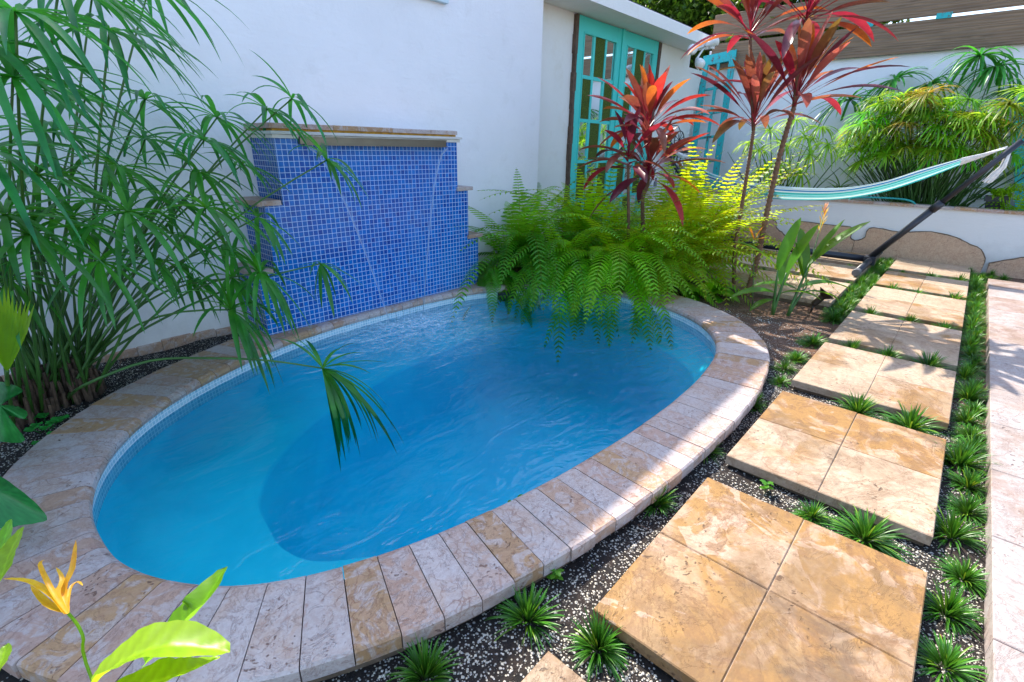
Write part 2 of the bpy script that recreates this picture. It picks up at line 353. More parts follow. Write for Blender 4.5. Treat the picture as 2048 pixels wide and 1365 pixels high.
def mat_plaster():
    m=NT('pool_plaster'); v=m.map(); n=m.noise(v,3.0,5,.6,1.0); n2=m.noise(v,14,4,.6,1.5)
    c=m.mix(m.ramp(n,[(.3,0.),(.7,1.)]),(.015,.66,.78),(.04,.80,.88)); c=m.mix(m.math('MULTIPLY',n2,.25),c,(.05,.62,.86))
    return m.p(Base__Color=c,Roughness=.8)
M_PLASTER=mat_plaster()
M_WLINE=mosaic('waterline_mosaic',(.30,.52,.62),(.45,.66,.74),(.72,.78,.80),.0135,(0,2),.15,mort=.12)

# ------------------------------------------------------------------ curves
def catmull(pts,per=8,closed=True):
    out=[]; N=len(pts)
    for i in range(N if closed else N-1):
        g=lambda k: pts[k%N] if closed else pts[max(0,min(N-1,k))]
        p0,p1,p2,p3=g(i-1),g(i),g(i+1),g(i+2)
        for j in range(per):
            t=j/per
            out.append(tuple(.5*((2*b)+(c-a)*t+(2*a-5*b+4*c-d)*t*t+(3*b-a-3*c+d)*t**3) for a,b,c,d in zip(p0,p1,p2,p3)))
    if not closed: out.append(tuple(pts[-1]))
    return out
INNER=[(.035,1.45),(.06,1.26),(.155,1.08),(.30,.945),(.52,.84),(.8,.762),(1.1,.712),(1.45,.682),(1.8,.675),(2.15,.70),(2.45,.765),(2.70,.90),(2.89,1.12),(2.99,1.40),(3.0,1.67),(2.92,1.95),(2.74,2.19),(2.48,2.36),(2.19,2.455),(1.8,2.485),(1.34,2.475),(1.0,2.42),(.78,2.34),(.58,2.25),(.45,2.175),(.31,2.07),(.20,1.95),(.11,1.80),(.05,1.62)]
def resample(p,n):
    L=[0]; 
    for i in range(len(p)): a,b=p[i],p[(i+1)%len(p)]; L.append(L[-1]+math.hypot(b[0]-a[0],b[1]-a[1]))
    T=L[-1]; out=[]; k=0
    for j in range(n):
        s=T*j/n
        while L[k+1]<s: k+=1
        f=(s-L[k])/(L[k+1]-L[k]); a,b=p[k],p[(k+1)%len(p)]; out.append(Vector((a[0]+(b[0]-a[0])*f,a[1]+(b[1]-a[1])*f,0)))
    return out
NS=98; SUB=4; NC=NS*SUB
CI=resample(catmull(INNER,10),NC)
def normals(c):
    n=[]; N=len(c)
    for i in range(N):
        d=(c[(i+3)%N]-c[(i-3)%N]); n.append(Vector((d.y,-d.x,0)).normalized())
    return n
CN=normals(CI)
cen=sum(CI,Vector((0,0,0)))/NC
if (CI[0]-cen).dot(CN[0])<0: CN=[-n for n in CN]
def off(i,d): return CI[i%NC]+CN[i%NC]*d

def inpoly(x,y,P):
    c=False; j=len(P)-1
    for i in range(len(P)):
        if (P[i].y>y)!=(P[j].y>y) and x<(P[j].x-P[i].x)*(y-P[i].y)/(P[j].y-P[i].y)+P[i].x: c=not c
        j=i
    return c

# ------------------------------------------------------------------ ground
def gz(x,y):
    b=max(0,min(1,(y-1.75)/.6)); l=max(0,min(1,(.7-x)/.4))
    back=-.047+.037*b
    z=back if x<3.3 else -.055
    z+=.0
    return z+.010*noise.noise(Vector((x*5,y*5,0)))+.006*noise.noise(Vector((x*19,y*19,3)))
OC=[off(i,.12) for i in range(0,NC,2)]
m=MB(); X0,X1,Y0,Y1,S=-1.0,6.4,-.4,2.95,.05
nx=int(round((X1-X0)/S)); ny=int(round((Y1-Y0)/S)); G={}
for i in range(nx+1):
    for j in range(ny+1):
        x=X0+i*S; y=Y0+j*S; edge=i in(0,nx) or j in(0,ny)
        G[i,j]=m.vert((x,y,-.055 if edge else gz(x,y)))
for i in range(nx):
    for j in range(ny):
        if not inpoly(X0+(i+.5)*S,Y0+(j+.5)*S,OC): m.face((G[i,j],G[i+1,j],G[i+1,j+1],G[i,j+1]))
def q(x0,y0,x1,y1): 
    a=[m.vert(p) for p in((x0,y0,-.055),(x1,y0,-.055),(x1,y1,-.055),(x0,y1,-.055))]; m.face(a)
q(-120,-120,150,Y0); q(-120,Y1,150,150); q(-120,Y0,X0,Y1); q(X1,Y0,150,Y1)
tag(m.build('ground',M_SOIL,smooth=True),kind='structure')
# ------------------------------------------------------------------ pavement on the right
random.seed(4); m=MB(); x=-2.0; k=0
while x<5.62:
    L=.405; y=-.27; row=0
    while y>-5:
        W=.61 if (row+k)%2 else .405
        m.box((x+.0015,y-W+.0015,-.05),(min(x+L,5.62)-.0015,y-.0015,.004),(random.uniform(.2,.6),)*3,.002); y-=W; row+=1
    x+=L; k+=1
m.box((-2,-5,-.052),(5.62,-.272,-.004),(.3,.3,.3))
tag(m.build('pavement',M_PAVE),kind='structure')
# strips of paving in front of the planter, seen past the grass strip
# ------------------------------------------------------------------ stepping slabs
def slab(name,x0,x1,y0,y1,g,label,nx=2,ny=2,group='travertine stepping slabs'):
    cx,cy=(x0+x1)/2,(y0+y1)/2; m=MB(); ox=random.uniform(-.02,.02)
    for i in range(nx):
        for j in range(ny):
            ax=x0+(x1-x0)*i/nx; bx=x0+(x1-x0)*(i+1)/nx; ay=y0+(y1-y0)*j/ny; by=y0+(y1-y0)*(j+1)/ny
            if i==1 and nx==2: ax+=ox
            if i==0 and nx==2: bx+=ox
            t=random.uniform(g-.16,g+.2); zz=random.uniform(-.001,.001)
            m.box((ax+.0012,ay+.0012,-.032),(bx-.0012,by-.0012,zz),(t,t,t),.0025)
    m.box((x0+.003,y0+.003,-.031),(x1-.003,y1-.003,-.0035),(.35,)*3); m.mi=1; m.box((x0+.014,y0+.012,-.066),(x1-.014,y1-.012,-.0315))
    o=m.build(name,[M_SLAB,M_BED],origin=(cx,cy,-.05)); return tag(o,label,'paving slab',group)
random.seed(11)
near=[(.727,1.376,.66),(1.535,2.19,.58),(2.34,2.99,.46),(3.075,3.76,.40),(3.86,4.63,.36),(4.72,5.38,.36),(5.50,6.12,.33)]
LB=['large golden brown slab of four tiles nearest the camera, right of the pool coping',
'golden and cream four-tile slab, second of the path from the camera',
'pale four-tile slab with leaf shadows along its far edge, third of the path',
'heavily shaded cream slab of the path, fourth from the camera',
'sunlit pinkish slab, fifth of the path, beyond the leaf shadows','sunlit pale slab of the path, sixth from the camera',
'farthest slab of the path, lying against the foot of the planter wall']
for (a,b,g),l in zip(near,LB): slab('stepping_slab',a,b,-.157,.392,g,l)
slab('stepping_slab',-.05,.586,-.157,.405,.5,'slab whose corner alone enters the photo at the bottom edge')
for (a,b,g),l in zip([(3.86,4.57,.34),(4.72,5.35,.34),(5.5,6.12,.32)],['pale slab behind the broad-leaved plants and the spike lamp','pale slab under the near end of the hammock stand foot','pale slab under the long floor tube of the hammock stand']):
    slab('stepping_slab',a,b,.53,1.62,g,l,2,3)
# ------------------------------------------------------------------ pool
random.seed(5)
pool=thing('pool','oval blue plunge pool rimmed with travertine coping below the tiled waterfall wall','pool',(1.5,1.6,-.055))
WD=.235
for s in range(NS):
    mb=MB(); w_=WD+random.uniform(-.003,.003); dz=random.uniform(-.0012,.0012); rows=[]
    prof=[(.012,-.026),(-.006,-.018),(-.011,-.004),(-.007,.010),(.006,.0185),(.02,.020),(w_-.006,.020),(w_,.015),(w_,-.020),(w_-.01,-.024),(.012,-.036)]
    for k in range(SUB+1):
        i=(s*SUB+k)
        c=CI[i%NC]; n=CN[i%NC]; tdir=(CI[(i+1)%NC]-CI[(i-1)%NC]).normalized()
        sh=.0012 if k==0 else (-.0012 if k==SUB else 0)
        rows.append([mb.vert(c+n*d+tdir*sh+Vector((0,0,z+dz))) for d,z in prof])
    P=len(prof)
    for k in range(SUB):
        for j in range(P): mb.face((rows[k][j],rows[k+1][j],rows[k+1][(j+1)%P],rows[k][(j+1)%P]))
    mb.face(rows[0]); mb.face(rows[-1][::-1]); mb.build('coping_stone',M_COPE,pool)
def ring(mb,a,za,b,zb,n=NC):
    A=[mb.vert(off(i,a)+Vector((0,0,za))) for i in range(n)]; B=[mb.vert(off(i,b)+Vector((0,0,zb))) for i in range(n)]
    for i in range(n): mb.face((A[i],A[(i+1)%n],B[(i+1)%n],B[i]))
mb=MB(); ring(mb,.004,-.0345,WD-.016,-.0345); ring(mb,WD-.016,-.0345,WD-.016,-.075); ring(mb,.004,-.03,WD-.014,.012)
mb.build('mortar_bed',M_BED,pool)
mb=MB()
acc=0; A=[];B=[]
for i in range(NC+1):
    j=i%NC
    if i: acc+=(CI[j]-CI[(i-1)%NC]).length
    A.append(mb.vert(off(j,.004)+Vector((0,0,-.02)))); B.append(mb.vert(off(j,.004)+Vector((0,0,-.10))))
acc=0
for i in range(NC):
    d=(CI[(i+1)%NC]-CI[i]).length
    mb.face((A[i],A[i+1],B[i+1],B[i]),[(acc,.0),(acc+d,.0),(acc+d,-.08),(acc,-.08)]); acc+=d
def mosaic_uv():
    m=NT('waterline_tile'); v=m.co.outputs['UV']
    br=m.new('ShaderNodeTexBrick',_offset=0.0,_squash=1.0,Vector=v,Color1=(.30,.50,.60),Color2=(.46,.64,.72),Mortar=(.74,.80,.82),Scale=1/.0165)
    br.inputs['Mortar Size'].default_value=.11; br.inputs['Brick Width'].default_value=1; br.inputs['Row Height'].default_value=1
    return m.p(Base__Color=br.outputs[0],Roughness=.2,Normal=m.bump(m.math('SUBTRACT',1.0,br.outputs['Fac']),.4,.002))
M_WLINE=mosaic_uv(); mb.build('waterline_tiles',M_WLINE,pool)
BAS=[(.44,1.48),(.43,1.35),(.47,1.22),(.58,1.12),(.74,1.01),(.99,.92),(1.3,.86),(1.76,.83),(2.3,.83),(2.63,.93),(2.83,1.15),(2.94,1.42),(2.95,1.70),(2.87,1.96),(2.68,2.17),(2.40,2.29),(1.95,2.26),(1.39,2.17),(.93,2.03),(.63,1.83),(.48,1.64)]
bas=resample(catmull(BAS,8),NC)
i0=min(range(NC),key=lambda i:(bas[i]-CI[0]).length); bas=bas[i0:]+bas[:i0]
mb=MB(); zs=-.24; zf=-.72
R0=[mb.vert(off(i,.006)+Vector((0,0,-.10))) for i in range(NC)]
R1=[mb.vert(off(i,.006)+Vector((0,0,zs+.05))) for i in range(NC)]
R2=[mb.vert(off(i,-.03)+Vector((0,0,zs))) for i in range(NC)]
R3=[mb.vert(bas[i]+Vector((0,0,zs-.004))) for i in range(NC)]
bc=sum(bas,Vector((0,0,0)))/NC
R4=[mb.vert(bas[i]+(bc-bas[i]).normalized()*.012+Vector((0,0,zs-.03))) for i in range(NC)]
R5=[mb.vert(bas[i]+(bc-bas[i]).normalized()*.05+Vector((0,0,zf+.08))) for i in range(NC)]
R6=[mb.vert(bas[i]+(bc-bas[i]).normalized()*.14+Vector((0,0,zf))) for i in range(NC)]
for a,b in((R0,R1),(R1,R2),(R2,R3),(R3,R4),(R4,R5),(R5,R6)):
    for i in range(NC): mb.face((a[i],a[(i+1)%NC],b[(i+1)%NC],b[i]))
c=mb.vert((1.6,1.5,zf))
for i in range(NC): mb.face((R6[i],R6[(i+1)%NC],c))
mb.build('shell',M_PLASTER,pool,smooth=True)
mb=MB(); p=Pz(1012,588,-.04); mb.box((p.x-.055,p.y-.035,-.078),(p.x+.055,p.y+.06,-.022)); mb.build('skimmer_mouth',plain('skimmer_dark',(.03,.035,.03),.5),pool)
for a in((674,654),(870,606)):
    p=Pz(a[0],a[1],-.04); mb=MB(); mb.lathe((p.x,p.y-.002,p.z),[(.008,0),(.008,.006),(.003,.007)],12,(0,-1,0)); mb.build('jet_nozzle',M_BRONZE,pool)
WZ=-.056
mb=MB(); T=[mb.vert(off(i,.012)+Vector((0,0,WZ))) for i in range(NC)]; B=[mb.vert(off(i,.012)+Vector((0,0,-1.1))) for i in range(NC)]
mb.face(T); mb.face(B[::-1])
for i in range(NC): mb.face((T[i],B[i],B[(i+1)%NC],T[(i+1)%NC]))
tag(mb.build('water',M_WATER),kind='structure')

# ------------------------------------------------------------------ waterfall feature
FY=2.515; WY=2.78
wf=thing('waterfall_wall','stepped blue mosaic waterfall wall with a stone cap against the white house','water feature',(1.7,2.65,0))
def tiled(x0,x1,z0,z1,yf=FY):
    mb=MB(); 
    a=[mb.vert(p) for p in((x0,yf,z0),(x1,yf,z0),(x1,yf,z1),(x0,yf,z1))]; mb.face(a); mb.mi=1
    b=[mb.vert(p) for p in((x0,WY+.02,z0),(x1,WY+.02,z0),(x1,WY+.02,z1),(x0,WY+.02,z1))]
    mb.face((b[0],a[0],a[3],b[3])); mb.face((a[1],b[1],b[2],a[2])); mb.mi=2; mb.face((a[3],a[2],b[2],b[3])); mb.face((a[0],b[0],b[1],a[1])); mb.face((b[1],b[0],b[3],b[2])); return mb
tiled(1.118,2.272,-.03,.968).build('tiled_centre',[M_BLUE,M_BLUES,M_GROUT],wf)
tiled(2.272,2.363,-.032,.672).build('tiled_step',[M_BLUE,M_BLUES,M_GROUT],wf)
tiled(2.363,2.455,-.034,.352).build('tiled_step',[M_BLUE,M_BLUES,M_GROUT],wf)
tiled(1.028,1.118,-.032,.662).build('tiled_step',[M_BLUE,M_BLUES,M_GROUT],wf)
tiled(.945,1.028,-.034,.335).build('tiled_step',[M_BLUE,M_BLUES,M_GROUT],wf)
# cap: grout lip, rough slab, yellow joint, travertine pieces
mb=MB(); mb.box((1.108,FY-.012,.9685),(2.29,WY,.986),ch=.002); mb.build('grout_lip',M_GROUT,wf)
mb=MB(); mb.box((1.10,FY-.022,.9865),(2.30,WY,1.000),ch=.003); mb.build('lower_cap',plain('grey_cap',(.55,.53,.50),.8,bump=.4),wf)
mb=MB(); mb.box((1.115,FY-.004,1.0005),(2.262,WY,1.011)); mb.build('joint_strip',plain('yellow_joint',(.50,.27,.03),.7,var=.35,nscale=30,bump=.3),wf)
xs=[1.095,1.42,1.78,2.05,2.262]
random.seed(8)
for a,b in zip(xs,xs[1:]):
    mb=MB(); mb.box((a+.001,FY-.02,1.0115),(b-.001,WY,1.034+random.uniform(0,.001)),ch=.003); mb.build('cap_stone',M_COPE,wf)
for a,b,z in((2.262,2.400,.674),(2.352,2.49,.354),(.992,1.105,.664),(.905,1.015,.337)):
    mb=MB(); mb.box((a,FY-.012,z),(b,WY-.01,z+.024),ch=.003); mb.build('step_stone',M_COPE,wf)
mb=MB(); 
mb.box((1.235,FY-.024,.943),(2.165,FY+.001,.978)); mb.box((1.245,FY-.050,.939),(2.155,FY-.020,.944)); mb.box((1.235,FY-.030,.972),(2.165,FY-.022,.979))
mb.build('steel_spillway',M_STEEL,wf)
def mat_fall():
    m=NT('falling_water'); st=m.noise(m.map((45,1,2.6)),1.0,5,.65,1.2); st2=m.noise(m.map((1,1,1)),35,3,.6,1)
    h=m.math('ADD',st,m.math('MULTIPLY',st2,.5)); nb=m.bump(h,.35,.01)
    gl=m.new('ShaderNodeBsdfGlossy',Roughness=.12); m.t.links.new(nb,gl.inputs['Normal']); tp=m.new('ShaderNodeBsdfTransparent'); tp.inputs[0].default_value=(.95,.98,1,1)
    fr=m.new('ShaderNodeFresnel',IOR=1.12); m.t.links.new(nb,fr.inputs['Normal'])
    mx=m.new('ShaderNodeMixShader'); m.t.links.new(fr.outputs[0],mx.inputs[0]); m.t.links.new(tp.outputs[0],mx.inputs[1]); m.t.links.new(gl.outputs[0],mx.inputs[2])
    df=m.new('ShaderNodeBsdfTranslucent'); df.inputs[0].default_value=(.8,.9,1,1); d2=m.new('ShaderNodeBsdfDiffuse'); d2.inputs[0].default_value=(.8,.9,1,1)
    ad=m.new('ShaderNodeMixShader'); m.t.links.new(df.outputs[0],ad.inputs[1]); m.t.links.new(d2.outputs[0],ad.inputs[2])
    a=m.math('ADD',m.math('MULTIPLY',m.ramp(st,[(.54,0.),(.80,1.)]),.13),m.math('MULTIPLY',m.new('ShaderNodeSeparateColor',Color=m.tint()).outputs[0],.45)); 
    m2=m.new('ShaderNodeMixShader'); m.t.links.new(a,m2.inputs[0]); m.t.links.new(mx.outputs[0],m2.inputs[1]); m.t.links.new(ad.outputs[0],m2.inputs[2])
    m.t.links.new(m2.outputs[0],m.out.inputs[0]); return m.m
mb=MB(); rows=[]; nf=28; nu=26
for k in range(nf+1):
    f=k/nf; z=.932-(.932-WZ)*f**1.0
    xl=1.25+(.36)*(f**.62); xr=2.15-(.27)*(f**.55); y=FY-.055-.035*f
    rows.append([mb.vert((xl+(xr-xl)*u/nu,y+.006*math.sin(u*1.3+f*5)*f,z),((1.0 if u<1 or u>nu-1 else 0.0),)*3) for u in range(nu+1)])
for k in range(nf):
    for u in range(nu): mb.face((rows[k][u],rows[k][u+1],rows[k+1][u+1],rows[k+1][u]))
tag(mb.build('water_curtain',mat_fall(),smooth=True,origin=(1.75,2.45,-.05)),'thin clear sheet of water falling from the steel spillway into the pool','waterfall')

# ------------------------------------------------------------------ house
HX=3.42; DY=2.95
house=thing('house','white stucco house wall with an eave slab and turquoise double doors','house',(2.0,3.2,0))
mb=MB(); mb.box((-3,WY,-.3),(HX,6.5,2.92)); mb.build('main_wall',M_WALL,house)
# rough stone footing along the wall
mb=MB(); random.seed(3); x=-1.0
while x<.93:
    L=random.uniform(.05,.14); mb.box((x,WY-random.uniform(.008,.018),-.05),(x+L-.002,WY+.01,random.uniform(.012,.04)),ch=.004); x+=L
mb.build('footing_stone',M_COPE,house)
mb=MB(); mb.box((HX,DY,-.3),(6.46,6.5,2.03)); mb.box((6.46,DY,-.3),(7.0,6.5,1.88)); mb.build('side_wall',M_WALLW,house)
mb=MB(); mb.box((HX,2.63,2.031),(6.36,6.6,2.137),ch=.004); mb.build('roof_slab',M_WALLW,house)
mb=MB(); mb.box((HX+.002,2.642,2.1375),(6.352,6.6,2.147)); mb.build('roof_flashing',plain('dark_flashing',(.05,.04,.09),.6),house)
mb=MB(); mb.box((1.55,WY-.035,1.775),(2.44,WY+.01,1.815)); mb.box((1.55,WY-.03,1.8155),(2.435,WY+.01,1.835)); mb.build('window_sill',plain('sill_paint',(.55,.66,.72),.6),house)
mb=MB(); mb.box((1.6,WY-.012,1.836),(2.40,WY+.01,2.6)); mb.build('window',plain('window_glass_dark',(.05,.06,.08),.1),house)
# door wood posts
for a,b in((4.052,4.086),(5.585,5.64)):
    mb=MB(); random.seed(int(a*10)); pts=[]
    for k in range(15): pts.append((random.uniform(-.006,.006)))
    for k in range(14):
        z0=-.05+2.07*k/14; z1=-.05+2.07*(k+1)/14; mb.box((a+pts[k],DY-.035,z0),(b+pts[k+1],DY+.002,z1-.0005 if k<13 else z1))
    mb.build('door_post',M_FRAMEW,house)
def door(x0,x1,ztop,pattern,label):
    d=MB(); y0,y1=DY-.028,DY+.001; st=.09; cols=3; rws=5
    ix0,ix1=x0+st,x1-st; iz1=ztop-.115; iz0=.11; mun=.030
    d.box((x0,y0,-.02),(ix0,y1,ztop)); d.box((ix1,y0,-.02),(x1,y1,ztop)); d.box((ix0,y0+.0015,iz1),(ix1,y1,ztop)); d.box((ix0,y0+.0015,-.02),(ix1,y1,iz0))
    cw=(ix1-ix0-mun*(cols-1))/cols; rh=(iz1-iz0-mun*(rws-1))/rws
    for i in range(1,cols): xx=ix0+cw*i+mun*(i-1); d.box((xx,y0+.004,iz0),(xx+mun,y1,iz1))
    for j in range(1,rws): zz=iz0+rh*j+mun*(j-1); d.box((ix0,y0+.006,zz),(ix1,y1,zz+mun))
    body=d.build('door_leaf',M_TEAL,house); body['label']=label
    # moulding lip round the glazed field
    l=MB(); g=.012
    for (a,b,c_,e) in((ix0,ix0+g,iz0,iz1),(ix1-g,ix1,iz0,iz1)): l.box((a,y0-.006,c_),(b,y0+.01,e))
    l.box((ix0+g,y0-.006,iz1-g),(ix1-g,y0+.01,iz1)); l.box((ix0+g,y0-.006,iz0),(ix1-g,y0+.01,iz0+g)); o=l.build('moulding',M_TEAL,body)
    for i in range(cols):
        for j in range(rws):
            ax=ix0+(cw+mun)*i; az=iz0+(rh+mun)*j; turf=(i+j+pattern)%2==1
            mb=MB()
            if turf:
                mb.box((ax+.001,y0+.010,az+.001),(ax+cw-.001,y1-.002,az+rh-.001)); rr=random.Random(i*31+j)
                for _ in range(260):
                    x=rr.uniform(ax+.003,ax+cw-.003); z=rr.uniform(az+.003,az+rh-.003); dx=rr.uniform(-.012,.012); dz=rr.uniform(-.010,.012)
                    p=[mb.vert((x-.0015,y0+.011,z)),mb.vert((x+.0015,y0+.011,z)),mb.vert((x+dx,y0-.006,z+dz))]; mb.face(p)
                mb.build('turf_panel',M_AGRASS,body)
            else:
                a=[mb.vert(p) for p in((ax,y0+.014,az),(ax+cw,y0+.014,az),(ax+cw,y0+.014,az+rh),(ax,y0+.014,az+rh))]; mb.face(a); mb.build('mirror_pane',M_MIRROR,body)
door(4.088,4.832,2.022,0,'left turquoise leaf of the double door'); door(4.838,5.580,2.022,0,'right turquoise leaf of the double door')
mb=MB(); mb.box((4.815,DY-.042,-.02),(4.855,DY-.030,2.026)); mb.build('door_astragal',M_TEAL,house)
mb=MB(); mb.tube([(4.86,DY-.03,1.02),(4.86,DY-.07,1.02),(4.94,DY-.07,1.02)],.008); mb.build('door_handle',M_BLACK,house)

# ------------------------------------------------------------------ garden wall, planter, boards
gw=thing('garden_wall','tall white garden wall behind the planter with boards along its top','wall',(7.1,-.5,0))
mb=MB(); mb.box((7.0,-7,-.3),(7.2,2.949,2.12)); mb.build('wall_body',M_WALL,gw)
bf=thing('board_screen','two wide weathered boards with a sky gap on top of the garden wall','fence',(6.96,-.5,1.9))
random.seed(2)
for z0,z1,ye in((1.905,2.185,2.90),(2.215,2.495,2.92)):
    mb=MB(); y=-6.5
    mb.box((6.945,-6.5,z0),(6.985,ye,z1),ch=.004); mb.build('board',M_WOOD,bf)
for (a,b) in((1888,33),(1733,52)):
    p=Px(a,b,6.95); mb=MB(); mb.box((6.935,p.y-.06,2.178),(6.9449,p.y+.06,2.226)); mb.build('teal_spacer',M_TEALW,bf)
for y in (-5,-2.5,2.6):
    mb=MB(); mb.box((6.986,y,1.95),(6.9995,y+.07,2.49)); mb.build('batten',M_WOOD,bf)
PX=6.2
pl=thing('raised_planter','low white raised planter with a flat stone rim and irregular stone facing at its foot','planter',(6.3,1,0))
mb=MB(); mb.box((PX,-3.5,-.1),(6.32,2.949,.478)); mb.build('planter_wall',M_PLANT,pl)
mb=MB(); mb.box((6.32,-3.5,-.1),(6.999,2.948,.40)); mb.build('soil_fill',M_SOIL,pl)
random.seed(9); y=-3.5
while y<2.94:
    L=random.uniform(.12,.32); y1=min(y+L,2.945); mb=MB(); mb.box((PX-.015,y+.001,.479),(6.335,y1-.001,.503+random.uniform(-.001,.002)),ch=.003); mb.build('rim_stone',M_COPE,pl); y=y1
# facing stones: outline measured along the wall (y, z)
top=[(2.30,.17),(1.90,.19),(1.66,.235),(1.57,.215),(1.55,.15),(1.49,.11),(1.43,.06)]
st1=[(1.43,.055),(1.37,.12),(1.35,.22),(1.30,.245),(1.05,.235),(.86,.235),(.835,.18),(.835,.13),(.785,.105)]
st2=[(.78,.105),(.70,.15),(.695,.235),(.62,.25),(.45,.235),(.205,.262),(.02,.235),(-.06,.20),(-.18,.15),(-.235,.05)]
st3=[(-.27,.04),(-.36,.08),(-.52,.14),(-.75,.19),(-1.1,.21),(-1.3,.1)]
for k,s in enumerate((top,st1,st2,st3)):
    s=catmull(s,3,False); s=[(y+.004*math.sin(i*3.7+k),z+.006*noise.noise(Vector((y*22,k,0)))) for i,(y,z) in enumerate(s)]; mb=MB(); F=[];Bk=[];L0=[];Lb=[]
    for i,(y,z) in enumerate(s):
        g=.003*math.sin(i*2.1+k)
        F.append(mb.vert((PX-.032,y,z+g))); Bk.append(mb.vert((PX+.01,y,z+g+.006))); L0.append(mb.vert((PX-.038,y,-.07)))
    for i in range(len(s)-1): mb.face((F[i],F[i+1],L0[i+1],L0[i])); mb.face((F[i],Bk[i],Bk[i+1],F[i+1]))
    b0=mb.vert((PX+.01,s[0][0],-.07)); b1=mb.vert((PX+.01,s[-1][0],-.07)); mb.face((F[0],L0[0],b0,Bk[0])); mb.face((L0[-1],F[-1],Bk[-1],b1))
    me2=MB(); a_=[me2.vert((PX-.024,y+(.006 if y>sum(q0 for q0,_ in s)/len(s) else -.006),z+.008)) for y,z in s]; b_=[me2.vert((PX-.024,y,-.07)) for y,z in s]; c_=[me2.vert((PX+.01,y,z+.008)) for y,z in s]
    for i in range(len(s)-1): me2.face((a_[i],a_[i+1],b_[i+1],b_[i])); me2.face((a_[i],c_[i],c_[i+1],a_[i+1]))
    me2.build('mortar_edge',M_BED,pl)
    mb.build('facing_stone',M_COPE2 if False else travertine('facing_travertine',(.56,.38,.25),(.55,.33,.18),(.52,.32,.22),(.20,.08,.04),0) if k==0 else D.materials['facing_travertine'],pl)

# ------------------------------------------------------------------ old shutters leaning
def leaning(name,c0,c1,label,rows,xb=6.90,xt=6.97,w=.36,pane=True):
    """c0 bottom centre (y,z), c1 top centre (y,z)"""
    bot=Vector((xb,c0[0],c0[1])); topv=Vector((xt,c1[0],c1[1])); up=(topv-bot); L=up.length; up.normalize()
    sd=Vector((0,-1,0)); sd=(sd-up*sd.dot(up)).normalized(); nn=up.cross(sd).normalized()
    if nn.x>0: nn=-nn
    t=thing(name,label,'shutter',tuple(bot))
    def bar(mb,s0,s1,u0,u1,d0,d1):
        c=bot+sd*((s0+s1)/2)+up*((u0+u1)/2)+nn*((d0+d1)/2); mb.obox(c,sd*abs(s1-s0)/2,up*abs(u1-u0)/2,nn*abs(d1-d0)/2)
    h=w/2; st=.072; mb=MB()
    bar(mb,-h,-h+st,0,L,0,.03); bar(mb,h-st,h,0,L,0,.03); bar(mb,-h+st,h-st,L-.12,L,.001,.029); bar(mb,-h+st,h-st,0,.13,.001,.029)
    f=mb.build('shutter_frame',M_TEALW,t)
    mb=MB(); bar(mb,-.016,.016,.13,L-.12,.002,.026)
    for k in range(1,rows): u=.13+(L-.25)*k/rows; bar(mb,-h+st,-.0165,u-.014,u+.014,.004,.024); bar(mb,.0165,h-st,u-.014,u+.014,.004,.024)
    mb.build('glazing_bars',M_TEALW,t)
    mb=MB(); bar(mb,-.045,.045,.13+(L-.25)*2/rows-.006,.13+(L-.25)*2/rows+.006,.0265,.031); bar(mb,-.006,.006,.13+(L-.25)*2/rows-.05,.13+(L-.25)*2/rows-.0065,.0265,.031); mb.build('rusty_hinge',plain('rust_metal',(.12,.06,.05),.7,.4),t)
    return t
_b=Px(1400,392,6.52); _t=Px(1441,108,6.95)
leaning('old_shutter',(_b.y,_b.z),(_t.y,_t.z),'old teal window shutter with open panes leaning beside the house corner',5,w=.40,xb=6.52,xt=6.95)
leaning('old_shutter',(-.50,.44),(-.20,1.45),'second teal shutter leaning behind the pot at the right edge',3,w=.30)

# ------------------------------------------------------------------ floodlight, chime, pipe, shelf
p=Py(1413,93,2.62)
fl=thing('security_light','white three-headed security floodlight at the corner of the eave','light fixture',tuple(p))
mb=MB(); mb.box((p.x-.10,2.60,p.z-.03),(p.x+.0,2.635,p.z+.05),ch=.004); mb.build('mount_plate',M_PLASTW,fl)
for a,d in(((1398,125),V(-.5,-.6,-.5)),((1383,100),V(-.8,-.6,-.1)),((1425,85),V(.3,-.8,.35))):
    c=Py(a[0],a[1],2.53); mb=MB(); d=d.normalized()
    mb.lathe(c-d*.05,[(.012,-.03),(.022,-.01),(.028,.01),(.045,.05),(.05,.085),(.05,.10)],16,d); mb.tube([(p.x-.05,2.61,p.z+.0),c-d*.075],.010); h=mb.build('lamp_head',M_PLASTW,fl,True)
    mb=MB(); mb.lathe(c-d*.05,[(.044,.10),(.044,.106),(.03,.115),(.005,.118)],16,d); mb.build('lens',M_GLASSL,h,True)
c=Py(1356,300,2.80)
ch=thing('wind_chime','black round-topped wind chime with hanging silver tubes beside the doors','wind chime',tuple(c))
mb=MB(); cc=c+V(0,0,.10)
for k in range(24):
    a=2*pi*k/24; b=2*pi*(k+1)/24
    mb.tube([cc+V(.13*math.cos(a),0,.11*math.sin(a)),cc+V(.13*math.cos(b),0,.11*math.sin(b))],.006,5)
for k in range(6):
    a=pi*k/6; mb.tube([cc+V(.13*math.cos(a),0,.11*math.sin(a)),cc-V(.13*math.cos(a),0,.11*math.sin(a))],.004,5)
mb.tube([cc+V(0,0,.11),cc+V(0,.04,.17),cc+V(0,.14,.17)],.005,6)
mb.build('iron_wheel',M_BLACK,ch)
mb=MB(); mb.lathe(cc-V(0,0,.135),[(.12,0),(.125,.01),(.11,.05),(.05,.09),(.01,.10)],20); mb.build('chime_dome',M_BLACK,ch,True)
